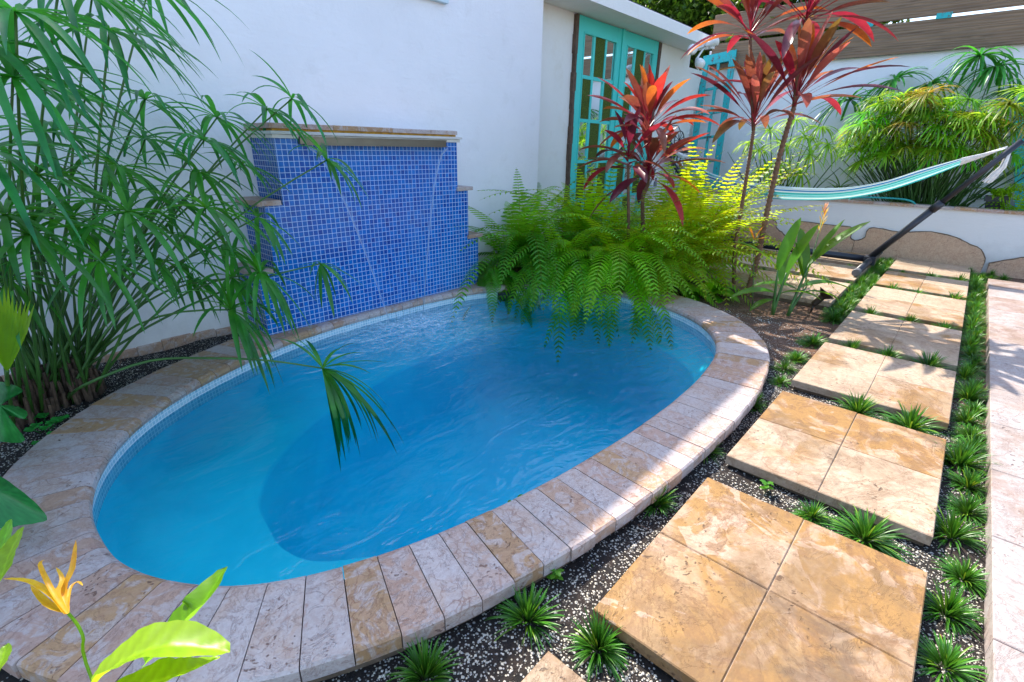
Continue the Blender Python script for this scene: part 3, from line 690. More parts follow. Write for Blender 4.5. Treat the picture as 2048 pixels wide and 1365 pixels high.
for k in range(11):
    a=2*pi*k/11; q_=cc+V(.095*math.cos(a),.095*math.sin(a)*.7,-.14); mb=MB(); mb.tube([q_,q_-V(0,0,.26+.06*math.sin(k*2.3))],.009,8); mb.build('chime_tube',M_CHROME,ch,True)
c=Py(1338,290,2.86)
hk=thing('hanging_ladle_hook','black curved iron hook hanging on the white wall left of the wind chime','hook',tuple(c))
mb=MB(); mb.tube([c+V(0,.09,.17),c+V(0,.02,.17),c+V(0,0,.14),c+V(.02,0,.06),c+V(.09,0,.08),c+V(.13,0,.13)],.012,8); mb.tube([c+V(.02,0,.06),c+V(-.02,0,-.05),c+V(-.06,0,-.16)],[.02,.016,.012],8); mb.lathe(c+V(-.02,0,-.02),[(.07,0),(.06,.03),(.02,.06)],14); mb.build('iron_hook',M_BLACK,hk,True)
a=Py(1308,352,2.88); b=Py(1290,382,2.80)
gp=thing('gooseneck_lamp','grey gooseneck pipe with a small bell end beside the doors','lamp',tuple(a))
mb=MB(); mb.tube([a+V(.02,.07,.08),a+V(.01,.0,.07),a,a*.5+b*.5+V(-.01,0,-.02),b+V(0,0,.05)],.010,8); mb.build('bent_pipe',plain('grey_pipe',(.2,.2,.21),.4,.6),gp,True)
mb=MB(); mb.lathe(b,[(.045,0),(.04,.02),(.02,.05),(.012,.06)],14); mb.build('bell_end',M_BLACK,gp,True)
s=Py(1307,374,2.86)
sh=thing('wall_shelf','little white ledge on the house wall holding a small bottle','shelf',tuple(s)); mb=MB(); mb.box((s.x-.12,2.80,s.z-.02),(s.x+.18,DY+.001,s.z),ch=.002); mb.build('shelf_board',M_PLASTW,sh)
bt=thing('bottle','small clear bottle standing on the white wall ledge','bottle',(s.x+.06,2.87,s.z)); mb=MB(); mb.lathe((s.x+.06,2.87,s.z+.001),[(.02,0),(.022,.03),(.02,.055),(.008,.065),(.008,.085)],12); mb.build('bottle_body',plain('bottle_glass',(.25,.25,.27),.1),bt,True)
mb=MB(); mb.lathe((s.x+.06,2.87,s.z+.0862),[(.010,0),(.010,.012)],10); mb.build('cap',M_BLACK,bt)

# ------------------------------------------------------------------ hammock and stand
HX5=5.5
hs=thing('hammock_stand','dark blue-black steel hammock stand with slanted arms and floor tube','hammock stand',(5.5,1.2,0))
ytip,ztip=-.15,1.05; yb=.55; yb2=1.95
mb=MB(); mb.tube([(5.55,yb,.045),(5.55,yb2,.045)],.030,14); mb.build('floor_tube',M_BLACK,hs,True)
for yy,n in((yb,1),(yb2,-1)):
    mb=MB(); mb.tube([(4.86,yy-.0,.038),(6.05,yy,.038)],.027,14); f=mb.build('foot',M_BLACK,hs,True)
    for xx in(4.86,6.05):
        mb=MB(); mb.lathe((xx,yy,.038),[(.029,-.015),(.031,-.01),(.031,.05),(.028,.055)] if xx>5 else [(.028,-.02),(.031,-.015),(.031,.05)],14,(1,0,0)); mb.build('end_cap',plain('grey_cap_plastic',(.10,.10,.11),.6),f)
    mb=MB(); mb.box((5.49,yy-.045,.0),(5.60,yy+.045,.078),ch=.006); mb.build('corner_bracket',M_BLACK,hs)
ar1=(5.52,yb,.07); tp1=(HX5,ytip-.02,1.06); ar2=(5.52,yb2,.07); tp2=(HX5,2.73,1.03)
for a,b in((ar1,tp1),(ar2,tp2)):
    a=Vector(a);b=Vector(b); mb=MB(); mid=a.lerp(b,.5)
    mb.tube([a,mid],.028,14); mb.tube([mid,b],.022,14); ar=mb.build('arm',M_BLACK,hs,True)
    mb=MB(); e=a.lerp(b,.45); e2=a.lerp(b,.52); mb.tube([e,e2],.033,14); mb.build('sleeve_joint',M_BLACK,ar,True)
    mb=MB(); e=a.lerp(b,.93); mb.tube([e,e+V(0,.03 if b.y<1 else -.03,-.02)],.006,6); mb.build('hook',M_CHROME,ar,True)
hm=thing('hammock','turquoise, white and blue striped cloth hammock slung between the stand arms','hammock',(5.5,1.2,.6))
key=[(2.40,.85,.045,.05),(2.20,.70,.075,.07),(1.95,.62,.09,.09),(1.6,.575,.10,.10),(1.25,.572,.10,.09),(.9,.60,.10,.08),(.6,.68,.09,.078),(.36,.79,.07,.075),(.14,.90,.035,.042)]
kk=catmull(key,8,False); mb=MB(); NU=40; rows=[]
for k,(y,z,hw,hh) in enumerate(kk):
    row=[]
    for u in range(NU+1):
        a=u/NU; th=pi*(a-.5)*1.12
        fold=.010*math.sin(a*38+k*.03)+.006*math.sin(a*71)
        rr=1+fold*4
        row.append(mb.vert((HX5+math.sin(th)*hw*rr*1.1,y,z-math.cos(th)*hh*rr+hh*.45)))
    rows.append(row)
for k in range(len(rows)-1):
    for u in range(NU): 
        u0=u/NU; u1=(u+1)/NU; mb.face((rows[k][u],rows[k][u+1],rows[k+1][u+1],rows[k+1][u]),[(u0,k*.02),(u1,k*.02),(u1,k*.02+.02),(u0,k*.02+.02)])
def mat_hammock():
    m=NT('striped_hammock_cloth'); sp=m.new('ShaderNodeSeparateXYZ'); m.t.links.new(m.co.outputs['UV'],sp.inputs[0])
    f=sp.outputs[0]
    T=(.02,.42,.40);W=(.75,.82,.80);B=(.01,.16,.42);L=(.22,.62,.62);DT=(.005,.20,.24)
    seq=[W,B,W,T,L,DT,L,W,L,T,DT,T,L,W,L,T,DT,L,B,W,B,DT,L,W]; n=len(seq)
    c=m.ramp(f,[(i/n,s) for i,s in enumerate(seq)],'CONSTANT')
    wv=m.noise(m.map((400,30,400)),1.0,2,.5)
    c=m.mix(m.math('MULTIPLY',wv,.2),c,(.1,.25,.3))
    m.p(Base__Color=c,Roughness=.85); t=m.new('ShaderNodeBsdfTranslucent',Color=c); mx=m.new('ShaderNodeMixShader',Fac=.35)
    m.t.links.new(m.b.outputs[0],mx.inputs[1]); m.t.links.new(t.outputs[0],mx.inputs[2]); m.t.links.new(mx.outputs[0],m.out.inputs[0]); return m.m
mb.build('cloth_bed',mat_hammock(),hm,True)
M_CORD=plain('white_cotton_cord',(.78,.77,.75),.9,bump=.3,nscale=60)
for end,tip in((rows[0],Vector((HX5,2.64,.98))),(rows[-1],Vector((HX5,-.10,1.01)))):
    mb=MB()
    for u in range(0,NU+1):
        p0=Vector(mb.v[0]) if False else None
    src=hm.children[0].data.vertices; o0=wl(hm)
    for u in range(0,NU+1):
        a=src[end[u]].co+o0; mb.tube([a,a.lerp(tip,.5)+V(0,0,-.004),tip+V(0,0,(u-NU/2)*.0004)],[.0028,.0026,.0018],4,cap=False)
    mb.build('suspension_cords',M_CORD,hm)
mb=MB(); random.seed(6)
for k in range(26):
    a=V(HX5+.02,-.12,1.0)+V(random.uniform(-.012,.012),random.uniform(-.01,.01),0); e=Px(1975,362,5.5)+V(random.uniform(-.03,.03),random.uniform(-.03,.03),random.uniform(-.02,.02))
    mb.tube([a,a.lerp(e,.5)+V(random.uniform(-.01,.01),-.025,-.01),e],.0035,4)
mb.build('loose_cord_tail',M_CORD,hm)

# ================================================================== PLANTS
def rv(a): return random.uniform(-a,a)
def arch(p,d,L,n,g,curl=0):
    """curved path: start p, unit direction d, length L, gravity g"""
    pts=[Vector(p)]; d=Vector(d).normalized(); s=L/n
    for k in range(n):
        d=(d+Vector((0,0,-g/n))).normalized(); pts.append(pts[-1]+d*s)
    return pts
def sidev(d):
    s=Vector(d).cross(Vector((0,0,1)))
    return s.normalized() if s.length>1e-3 else Vector((1,0,0))
def vary(a=.2,warm=0): 
    k=1+rv(a); return (k*(1+warm),k,k*(1-abs(warm)))
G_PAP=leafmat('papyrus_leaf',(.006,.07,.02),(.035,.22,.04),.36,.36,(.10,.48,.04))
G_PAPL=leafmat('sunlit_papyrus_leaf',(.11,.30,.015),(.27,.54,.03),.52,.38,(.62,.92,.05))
G_STEM=leafmat('papyrus_stem',(.03,.09,.015),(.06,.16,.03),.1,.4)
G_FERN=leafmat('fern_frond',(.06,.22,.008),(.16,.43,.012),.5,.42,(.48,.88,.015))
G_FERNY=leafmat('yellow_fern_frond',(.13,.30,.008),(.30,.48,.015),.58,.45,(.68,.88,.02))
G_GRASS=leafmat('dwarf_grass_blade',(.02,.09,.008),(.06,.22,.015),.25,.35,(.12,.30,.02))
G_RED=leafmat('burgundy_leaf',(.65,.6,.6),(1,1,1),.42,.28,(1.0,1.0,1.0),24)
G_TRUNK=plain('cane_trunk',(.17,.085,.045),.8,var=.35,nscale=30,bump=.5)
G_BROAD=leafmat('broad_leaf',(.03,.13,.012),(.07,.24,.02),.42,.35,(.30,.55,.03))
G_LIME=leafmat('lime_leaf',(.16,.33,.01),(.26,.48,.012),.5,.35,(.55,.85,.02))
G_DARKL=leafmat('glossy_dark_leaf',(.012,.14,.03),(.03,.26,.05),.25,.22,(.05,.25,.04))
G_HEDGE=leafmat('tree_foliage',(.02,.06,.006),(.07,.15,.015),.35,.45,(.25,.42,.03))
G_STUB=plain('dry_sheath',(.09,.055,.035),.9,var=.5,nscale=40,bump=.4)

def umbrella(mb,c,axis,L,n,g=1.2,wid=.0100,t0=(1,1,1),spread=1.25,seg=8):
    """umbrella head of a papyrus: n narrow arching leaves round the stalk tip"""
    axis=Vector(axis).normalized(); a=sidev(axis); b=axis.cross(a)
    for k in range(n):
        th=2*pi*k/n+rv(.16); el=spread+rv(.28)
        d=axis*math.cos(el)+(a*math.cos(th)+b*math.sin(th))*math.sin(el)
        l=L*random.uniform(.72,1.1); pts=arch(c,d,l,seg,g*random.uniform(.55,1.35))
        W=[wid*w_ for w_ in(.35,.75,1,1,.95,.85,.65,.38,0)]
        if seg!=8: W=[wid*(math.sin(pi*min(1,(k2/seg)*.8+.2))**.6) for k2 in range(seg)]+[0]
        t=vary(.22,rv(.12)); t=tuple(x*y for x,y in zip(t,t0))
        tb=(t[0]*2.6,t[1]*1.7,t[2]*.8)
        sd=(sidev(d)+Vector((rv(.3),rv(.3),rv(.3)))).normalized()
        mb.strip(pts,W,sd,.35,tb if seg==8 else t,t)
def stalk_path(a,b,bend=.06,n=8):
    a=Vector(a);b=Vector(b); out=[]
    for k in range(n+1):
        f=k/n; p=a.lerp(b,f); p.z+=bend*math.sin(pi*f); out.append(p)
    return out
random.seed(21)
clump=thing('umbrella_papyrus','tall dark green umbrella papyrus clump overhanging the pool against the white wall at left','plant',(.10,2.5,0))
# (px,py, Y depth, leaf length, count)
heads=[(31,24,1.75,.30,20),(26,155,1.80,.30,22),(219,62,2.15,.34,20),(185,-10,2.35,.34,18),(434,236,2.45,.27,16),(408,282,2.30,.27,18),(533,219,2.40,.25,12),(584,198,2.38,.25,12),
(398,345,2.25,.27,16),(236,335,2.30,.30,18),(256,424,2.0,.29,22),(412,416,2.05,.29,20),(135,436,2.05,.28,18),(200,523,1.95,.27,16),(653,321,2.15,.24,15),(520,546,2.12,.32,22),
(461,620,2.05,.34,24),(465,557,2.2,.28,16),(641,528,2.20,.19,10),(516,435,2.25,.27,14),(645,737,1.72,.24,20),(90,265,2.35,.32,18),(300,-30,2.45,.36,16),(75,350,2.2,.30,18),(170,200,2.5,.30,16),(330,400,2.45,.28,16),(345,470,2.35,.26,14),(60,470,1.9,.28,14),(120,-40,1.95,.36,18),(-40,90,1.8,.36,18),(-30,300,1.85,.32,18),(290,280,2.55,.26,14),(485,330,2.5,.22,12),(10,430,1.95,.28,16),(450,490,2.4,.24,14),(310,520,2.3,.24,14),(380,560,2.35,.22,12),(290,200,2.6,.26,14),(20,560,2.2,.25,14)]
for k,(px,py,Y,L,n) in enumerate(heads):
    h=Py(px,py,Y); base=V(.11+rv(.11),2.50+rv(.12),-.01)
    if px<60: base=V(.02+rv(.08),2.36+rv(.12),-.01)
    low=py>480
    if (px,py)==(645,737): pth=[V(.12,2.42,0),Pz(170,770,.14),Py(300,722,2.12),Py(430,717,1.95),Py(540,722,1.82),h]; pth=[Vector(q_) for q_ in catmull([tuple(q_) for q_ in pth],4,False)]
    else: pth=stalk_path(base,h,.05+(.06 if low else .02)+rv(.02))
    ax=(pth[-1]-pth[-3]).normalized()
    st=MB(); st.tube(pth,[.0062-.003*i/(len(pth)-1) for i in range(len(pth))],6,vary(.15),t2=(1.3,1.3,1)); s_=st.build('stalk',G_STEM,clump,True)
    lf=MB(); g=1.5 if not low else 1.9
    if (px,py)==(645,737):
        umbrella(lf,h,V(.5,-.3,-.85),.44,26,2.0,.010,spread=.5); umbrella(lf,h,V(.4,.1,.5),.26,8,.9,.008,spread=.8)
    elif (px,py) in((641,528),): umbrella(lf,h,V(.3,-.2,-.6),L*1.3,n,1.2,.009,spread=.7); umbrella(lf,h,V(.2,.2,1),.15,4,1.5,.005)
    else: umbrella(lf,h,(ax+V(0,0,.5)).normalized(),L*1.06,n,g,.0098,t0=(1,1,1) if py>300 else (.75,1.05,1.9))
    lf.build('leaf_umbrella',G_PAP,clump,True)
mb=MB()
for k in range(170):
    a=random.uniform(0,2*pi); r=random.uniform(0,1)**.5; x=.12+.13*r*math.cos(a); y=2.47+.13*r*math.sin(a)
    if k%3==0: x=.02+.10*r*math.cos(a); y=2.40+.13*r*math.sin(a)
    h=random.uniform(.05,.16)*(1.3-r*.6); mb.tube([(x,y,-.03),(x+rv(.012),y+rv(.012),h)],[.008,.006],6,vary(.4))
mb.build('dry_stubs',G_STUB,clump)
mb=MB()
for k in range(26):
    a=random.uniform(0,2*pi); x=.12+rv(.12); y=2.48+rv(.1)
    e=V(x+.30*math.cos(a)*random.random(),y+.10*math.sin(a)-.05*random.random(),random.uniform(.35,1.0)); e.y=min(e.y,2.70)
    mb.tube(stalk_path((x,y,-.02),e,.02,5),[.006,.006,.0055,.005,.0045,.003],6,vary(.2))
mb.build('bare_stalks',G_STEM,clump,True)

# young folded fan leaf, bright yellow-green
fan=thing('young_fan_leaf','bright yellow-green folded fan leaf rising at the left edge before the papyrus','plant',tuple(Pz(30,790,0)))
b=Py(15,742,2.10); mb=MB(); mb.tube([Pz(10,800,0),b],[.006,.005],6); mb.build('stalk',G_STEM,fan,True)
mb=MB()
for k in range(15):
    f=k/14; e=Py(-55+f*125,575+70*abs(f-.45)+rv(14),2.10-.05*math.sin(f*3)); d=(e-b); n_=7; pts=[b+d*(i/n_)+V(0,-.012*math.sin(pi*i/n_),0) for i in range(n_+1)]
    mb.strip(pts,[.003,.006,.008,.0085,.008,.006,.003,0],V(1,0,0),.5,vary(.12),(1.15,1.1,1))
mb.build('leaf_fan',G_LIME,fan,True)

# ------------------------------------------------------------------ ferns
def frond(mb,p,d,L,g,w=.075,n=34,t0=(1,1,1),roll=0):
    w*=1.22; pts=arch(p,d,L,n,g); sd=sidev(d)
    if roll: sd=(Matrix.Rotation(roll,3,Vector(d).normalized())@sd)
    tt=vary(.18,rv(.1)); tt=tuple(a*b for a,b in zip(tt,t0))
    rb=(.35*tt[0],.30*tt[1],.3*tt[2])
    mb.tube(pts,[.0022-.0016*k/n for k in range(n+1)],4,(1.1,.45,.6),cap=False)
    for k in range(2,n):
        f=k/n; tan=(pts[k+1 if k<n else k]-pts[k-1]).normalized(); pw=w*min(1,(f+.03)*5)*(1-f**2.6)**.8*random.uniform(.88,1.08)
        if pw<.004: continue
        up=sd.cross(tan).normalized()
        if up.z<0: up=-up
        for s in(-1,1):
            ld=(sd*s+tan*.38+Vector((0,0,-.18))+up*.06).normalized(); a=pts[k]; lw=.0085*(.6+.5*pw/w)
            q0=a; q1=a+ld*pw*.35+tan*.001; q2=a+ld*pw*.72+tan*pw*.06+V(0,0,-pw*.06); q3=a+ld*pw+tan*pw*.16+V(0,0,-pw*.16)
            t1=tuple(x*(1+rv(.12)) for x in tt)
            i=[mb.vert(q0-tan*lw*.7,t1),mb.vert(q0+tan*lw*.7,t1),mb.vert(q1+tan*lw,t1),mb.vert(q2+tan*lw*.85,t1),mb.vert(q3,t1),mb.vert(q2-tan*lw*.85,t1),mb.vert(q1-tan*lw,t1)]
            mb.face((i[0],i[1],i[2],i[6])); mb.face((i[6],i[2],i[3],i[5])); mb.face((i[5],i[3],i[4]))
def fern(name,label,c,n,Ls,mat,t0=(1,1,1),bias=None,el=(.5,1.25),g=(1.5,2.6),w=.07,seed=1,dirs=None,nn=34):
    random.seed(seed); c=Vector(c); t=thing(name,label,'fern',tuple(c),'ferns round the far end of the pool')
    for k in range(n):
        a=random.uniform(0,2*pi); e=random.uniform(*el)
        if bias is not None and k%2==0: a=math.atan2(bias[1],bias[0])+rv(1.0)
        d=V(math.cos(a)*math.cos(e),math.sin(a)*math.cos(e),math.sin(e))
        L=random.uniform(*Ls); mb=MB(); o=V(rv(.05),rv(.05),0)
        if c.y+d.y*L*.6>2.85: L*=.6
        frond(mb,c+o,d,L,random.uniform(*g),w*random.uniform(.85,1.1),nn,t0,rv(.3)); mb.build('frond',mat,t,False)
    if dirs:
        for (px,py,z,e,L,g_) in dirs:
            tip=Pz(px,py,z); h=(tip-c); h.z=0; a=h.normalized(); d=a*math.cos(e)+V(0,0,math.sin(e)); mb=MB()
            # solve length so that the arching frond tip lands over the wanted spot
            lo=.3;hi=1.4
            for _ in range(18):
                mid=(lo+hi)/2; q_=arch(c,d,mid,30,g_)[-1]-c; q_.z=0
                if q_.length<h.length: lo=mid
                else: hi=mid
            frond(mb,c,d,mid,g_,w,nn,t0,rv(.15)); mb.build('frond',mat,t,False)
    return t
GG=(.85,.92,.8)
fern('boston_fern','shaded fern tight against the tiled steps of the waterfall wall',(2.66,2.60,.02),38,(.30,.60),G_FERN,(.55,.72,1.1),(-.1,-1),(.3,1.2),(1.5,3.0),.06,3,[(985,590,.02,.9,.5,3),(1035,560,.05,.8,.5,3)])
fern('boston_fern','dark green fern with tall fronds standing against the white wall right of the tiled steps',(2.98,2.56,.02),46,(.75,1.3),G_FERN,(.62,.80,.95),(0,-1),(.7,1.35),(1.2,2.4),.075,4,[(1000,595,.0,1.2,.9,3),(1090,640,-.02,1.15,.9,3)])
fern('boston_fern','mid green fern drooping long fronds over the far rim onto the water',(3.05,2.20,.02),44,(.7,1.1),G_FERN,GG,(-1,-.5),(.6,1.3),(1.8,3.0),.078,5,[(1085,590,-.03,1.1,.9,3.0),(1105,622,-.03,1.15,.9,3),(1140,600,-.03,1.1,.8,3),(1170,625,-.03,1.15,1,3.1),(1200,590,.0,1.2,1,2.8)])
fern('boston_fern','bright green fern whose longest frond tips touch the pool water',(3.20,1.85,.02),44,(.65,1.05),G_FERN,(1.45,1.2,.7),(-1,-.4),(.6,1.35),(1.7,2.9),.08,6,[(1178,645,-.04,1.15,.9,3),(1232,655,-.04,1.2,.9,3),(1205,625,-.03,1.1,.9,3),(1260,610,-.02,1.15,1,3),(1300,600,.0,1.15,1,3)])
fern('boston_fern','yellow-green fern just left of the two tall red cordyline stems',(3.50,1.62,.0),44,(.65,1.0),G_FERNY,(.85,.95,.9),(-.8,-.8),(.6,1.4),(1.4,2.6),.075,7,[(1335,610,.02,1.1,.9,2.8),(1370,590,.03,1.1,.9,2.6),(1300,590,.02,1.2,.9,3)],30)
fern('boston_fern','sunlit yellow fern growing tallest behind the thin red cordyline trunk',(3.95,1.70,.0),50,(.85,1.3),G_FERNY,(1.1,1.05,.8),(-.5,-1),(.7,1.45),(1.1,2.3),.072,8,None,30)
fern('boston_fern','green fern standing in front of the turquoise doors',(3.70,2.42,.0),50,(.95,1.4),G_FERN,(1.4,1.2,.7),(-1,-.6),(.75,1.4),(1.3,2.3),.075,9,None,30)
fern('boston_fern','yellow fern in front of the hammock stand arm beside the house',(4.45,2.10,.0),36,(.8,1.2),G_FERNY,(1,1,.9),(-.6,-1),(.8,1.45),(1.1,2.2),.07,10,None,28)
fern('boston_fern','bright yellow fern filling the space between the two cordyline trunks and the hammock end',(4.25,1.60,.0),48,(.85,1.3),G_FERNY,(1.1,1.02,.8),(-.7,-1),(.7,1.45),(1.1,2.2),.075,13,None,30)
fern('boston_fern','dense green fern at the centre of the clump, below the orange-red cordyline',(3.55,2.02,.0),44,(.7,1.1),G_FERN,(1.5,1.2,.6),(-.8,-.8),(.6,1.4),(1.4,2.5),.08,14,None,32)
fern('boston_fern','small low fern at the foot of the two tall cordyline trunks',(3.55,1.30,-.03),16,(.2,.36),G_FERN,(.9,1,.8),(-.5,-1),(.3,1.1),(1.2,2.6),.045,11,None,22)

# ------------------------------------------------------------------ cordylines
def cord_leaf(mb,p,d,L,W,g,t,t2,pet=.32):
    n=11; pts=arch(p,d,L,n,g); sd=(sidev(d)+V(rv(.35),rv(.35),rv(.3))).normalized(); wd=[]
    for k in range(n+1):
        f=k/n
        if f<pet: wd.append(W*.13+W*.1*(1-f/pet)*.6)
        else: q_=(f-pet)/(1-pet); wd.append(W*max(0,math.sin(pi*min(1,q_*.93+.06))**.75) if k<n else 0)
    mb.strip(pts,wd,sd,.38,t,t2)
def crown(name,par,c,ax,n,Ls,W,tints,spread=(.15,1.2),seed=1,g=(.4,1.6)):
    random.seed(seed); c=Vector(c); ax=Vector(ax).normalized(); a=sidev(ax+V(.01,0,0)); b=ax.cross(a); mb=MB()
    for k in range(n):
        f=k/n; th=k*2.399+rv(.2); el=spread[0]+(spread[1]-spread[0])*(1-f)+rv(.12)
        d=ax*math.cos(el)+(a*math.cos(th)+b*math.sin(th))*math.sin(el); L=random.uniform(*Ls)*(.75+.35*math.sin(pi*min(1,f+.25)))
        t=random.choice(tints); k2=1+rv(.2); t=tuple(x*k2 for x in t)
        cord_leaf(mb,c+ax*(.10*f-.03),d,L,W*random.uniform(.8,1.15),random.uniform(*g)*(1.2-f),(.30,.012,.05),t)
    return mb.build(name,G_RED,par,True)
OR=(.75,.22,.02);BR=(.32,.12,.05);BU=(.13,.03,.05);RD=(.48,.035,.05);OC_=(.26,.17,.03);CO=(.58,.15,.10);RD2=(.62,.05,.03)
def trunk(par,pts,r=.014):
    pts=[Vector(q_) for q_ in catmull([tuple(q_) for q_ in pts],12,False)]; mb=MB(); pp=[];rr=[]
    for k in range(len(pts)-1):
        for j in range(3): pp.append(pts[k].lerp(pts[k+1],j/3)); rr.append(r*(1+.28*(j==0)-.08*(j==2))*(1.15-.35*k/len(pts)))
    pp.append(pts[-1]); rr.append(r*.8); mb.tube(pp,rr,8); return mb.build('trunk',G_TRUNK,par,True)
A0=Pz(1468,578,-.04); c1=thing('red_cordyline','slim-stemmed red cordyline with orange and brown leaves, left of the two tall ones','plant',tuple(A0))
trunk(c1,[A0,Px(1470,500,3.88),Px(1484,410,3.86),Px(1497,330,3.85),Px(1507,262,3.85)],.013)
crown('leaf_crown',c1,Px(1508,250,3.85),V(-.05,.05,1),34,(.42,.60),.030,[OR,BR,BR,CO,BU,OC_,RD],(.10,1.05),31,(.5,1.4))
crown('leaf_crown',c1,Px(1500,70,3.80),V(0,.1,1),30,(.38,.56),.032,[OR,BR,RD,CO,BU,OC_,OR],(.15,1.15),32,(.4,1.4))
mb=MB(); mb.tube([Px(1507,262,3.85),Px(1503,160,3.83),Px(1500,70,3.80)],[.012,.011,.010],8); mb.build('upper_stem',G_TRUNK,c1,True)
B0=Pz(1492,590,-.04); c2=thing('red_cordyline','taller burgundy cordyline with large dark leaves leaning over its neighbour','plant',tuple(B0))
trunk(c2,[B0,Px(1513,525,3.80),Px(1535,420,3.80),Px(1560,310,3.80),Px(1588,215,3.80)],.017)
crown('leaf_crown',c2,Px(1590,205,3.80),V(.02,-.10,1),30,(.44,.62),.031,[BU,BR,CO,RD,CO,OC_,OR],(.10,1.05),33,(.4,1.3))
crown('leaf_crown',c2,Px(1612,40,3.76),V(.0,-.2,1),32,(.44,.62),.036,[BU,RD,CO,BR,OR,BR,CO],(.2,1.25),34,(.3,1.3))
mb=MB(); mb.tube([Px(1588,215,3.80),Px(1600,120,3.78),Px(1612,40,3.76)],[.014,.013,.012],8); mb.build('upper_stem',G_TRUNK,c2,True)
c3=thing('red_cordyline','shorter orange-red cordyline bush in front of the turquoise doors','plant',(4.02,2.1,-.04))
X3=3.6; ctr=Py(1290,390,1.74)
trunk(c3,[V(ctr.x,1.74,-.04),Py(1285,470,1.74),Py(1285,400,1.74),Py(1294,375,1.74)],.014)
mb=MB(); mb.tube([Py(1294,375,1.74),Py(1300,340,1.74),Py(1305,275,1.74)],[.013,.012,.010],8); mb.build('branch',G_TRUNK,c3,True)
mb=MB(); mb.tube([V(ctr.x-.05,1.76,-.04),Py(1257,420,1.76),Py(1256,330,1.76)],[.012,.011,.009],8); mb.build('branch',G_TRUNK,c3,True)
crown('leaf_crown',c3,Py(1296,262,1.74),V(-.05,.05,1),42,(.32,.50),.036,[OR,OR,RD2,RD2,BR,CO,BU],(.05,1.2),35,(.4,1.4))
crown('leaf_crown',c3,Py(1296,350,1.74),V(-.1,-.05,1),26,(.36,.55),.036,[BR,BU,BR,RD2,OR,CO],(.35,1.45),36,(.5,1.7))
crown('leaf_crown',c3,Py(1256,325,1.76),V(-.1,0,1),16,(.30,.45),.034,[BR,BU,RD],(.3,1.4),37,(.5,1.7))

# ------------------------------------------------------------------ broad-leaved young plants, spike lamp, bird-of-paradise stalk
def broad(mb,p,d,L,W,g,t=(1,1,1),fold=.28,n=10,sd=None,pet=.0):
    pts=arch(p,d,L,n,g); s_=sd or (sidev(d)+V(rv(.2),rv(.2),rv(.2))).normalized()
    wd=[W*max(.0,math.sin(pi*min(1,((k/n)*.95+.04)))**.7) for k in range(n)]+[0]
    mb.strip(pts,wd,s_,fold,t,tuple(x*1.08 for x in t))
random.seed(40)
def gingery(base,specs,label,stems):
    base=Vector(base); t=thing('broad_leaf_plant',label,'plant',tuple(base))
    for (dx,dy,z) in stems:
        mb=MB(); mb.tube(stalk_path(base,base+V(dx,dy,z),.01,5),[.011,.010,.009,.008,.006,.004],7,(1.2,1.2,1.4)); mb.build('stem',G_STEM,t,True)
    for (s,f,ang,el,L,W,g) in specs:
        dx,dy,z=stems[s]; p=base+V(dx,dy,z)*f; mb=MB(); a=ang; d=_r*math.cos(a)*math.cos(el)+V(_w.x,_w.y,0).normalized()*math.sin(a)*math.cos(el)+V(0,0,math.sin(el))
        broad(mb,p,d,L,W,g,vary(.15)); mb.build('leaf',G_BROAD,t,True)
gingery(Pz(1545,630,-.05),[(0,1,pi*.95,.9,.36,.035,.9),(0,1,.3,1.35,.34,.042,.4),(0,.5,pi,.35,.30,.035,.9),(0,.35,pi*1.1,.1,.2,.028,.8),(1,1,.1,1.2,.34,.05,.3),(1,.5,-.3,.5,.26,.034,1.1),(1,.7,1.2,1.0,.3,.04,.6)],'left young broad-leaved plant in the mulch bed beside the pool rim',[(-.03,.02,.30),(.03,-.02,.28)])
gingery(Pz(1575,632,-.05),[(0,1,.0,.9,.42,.036,.5),(0,.9,.15,1.15,.36,.034,.4),(0,.55,.0,.45,.34,.04,.9),(0,.5,pi*.9,.5,.3,.036,1.0),(0,.75,1.5,1.1,.34,.04,.4),(1,.8,.1,.2,.28,.032,.8),(1,1,pi*.8,1.2,.32,.03,.3)],'right young broad-leaved plant next to the spike lamp',[(.07,-.04,.34),(.05,-.06,.20)])
p=Pz(1622,625,-.05); lp=thing('spike_lamp','small bronze garden spike lamp with a flared hood in the mulch bed','lamp',tuple(p))
mb=MB(); mb.tube([p,p+V(.01,0,.06)],[.006,.010],8); mb.build('spike',M_BRONZE,lp,True)
ax=(V(.25,-.55,.85)).normalized(); mb=MB(); mb.lathe(p+V(.01,0,.05),[(.018,0),(.021,.01),(.021,.075),(.024,.08)],16,ax); mb.build('lamp_barrel',M_BRONZE,lp,True)
mb=MB(); a=p+V(.01,0,.05)+ax*.075; s1=ax.cross(V(1,0,0)).normalized(); s2=ax.cross(s1)
tip=[a+s1*x*.055+s2*y*.055+ax*(.045 if False else .035) for x,y in((-1,-1),(1,-1),(1,1),(-1,1))]; bs=[a+s1*x*.022+s2*y*.022 for x,y in((-1,-1),(1,-1),(1,1),(-1,1))]
ti=[mb.vert(q_) for q_ in tip]; bi=[mb.vert(q_) for q_ in bs]
for k in range(4): mb.face((bi[k],bi[(k+1)%4],ti[(k+1)%4],ti[k]))
ti2=[mb.vert(a+(q_-a)*.93+ax*.002) for q_ in tip]
for k in range(4): mb.face((ti[k],ti[(k+1)%4],ti2[(k+1)%4],ti2[k]))
mb.face(ti2); mb.build('lamp_hood',M_BRONZE,lp)
p=Pz(1600,600,-.05); bp=thing('flower_stalk','thin stalk with a pink and yellow flower spike before the planter wall','flower',tuple(p)); q1=Px(1645,440,4.4)
mb=MB(); mb.tube(stalk_path(p,q1,.01,6),[.004]*7,5); mb.build('stalk',G_STEM,bp,True)
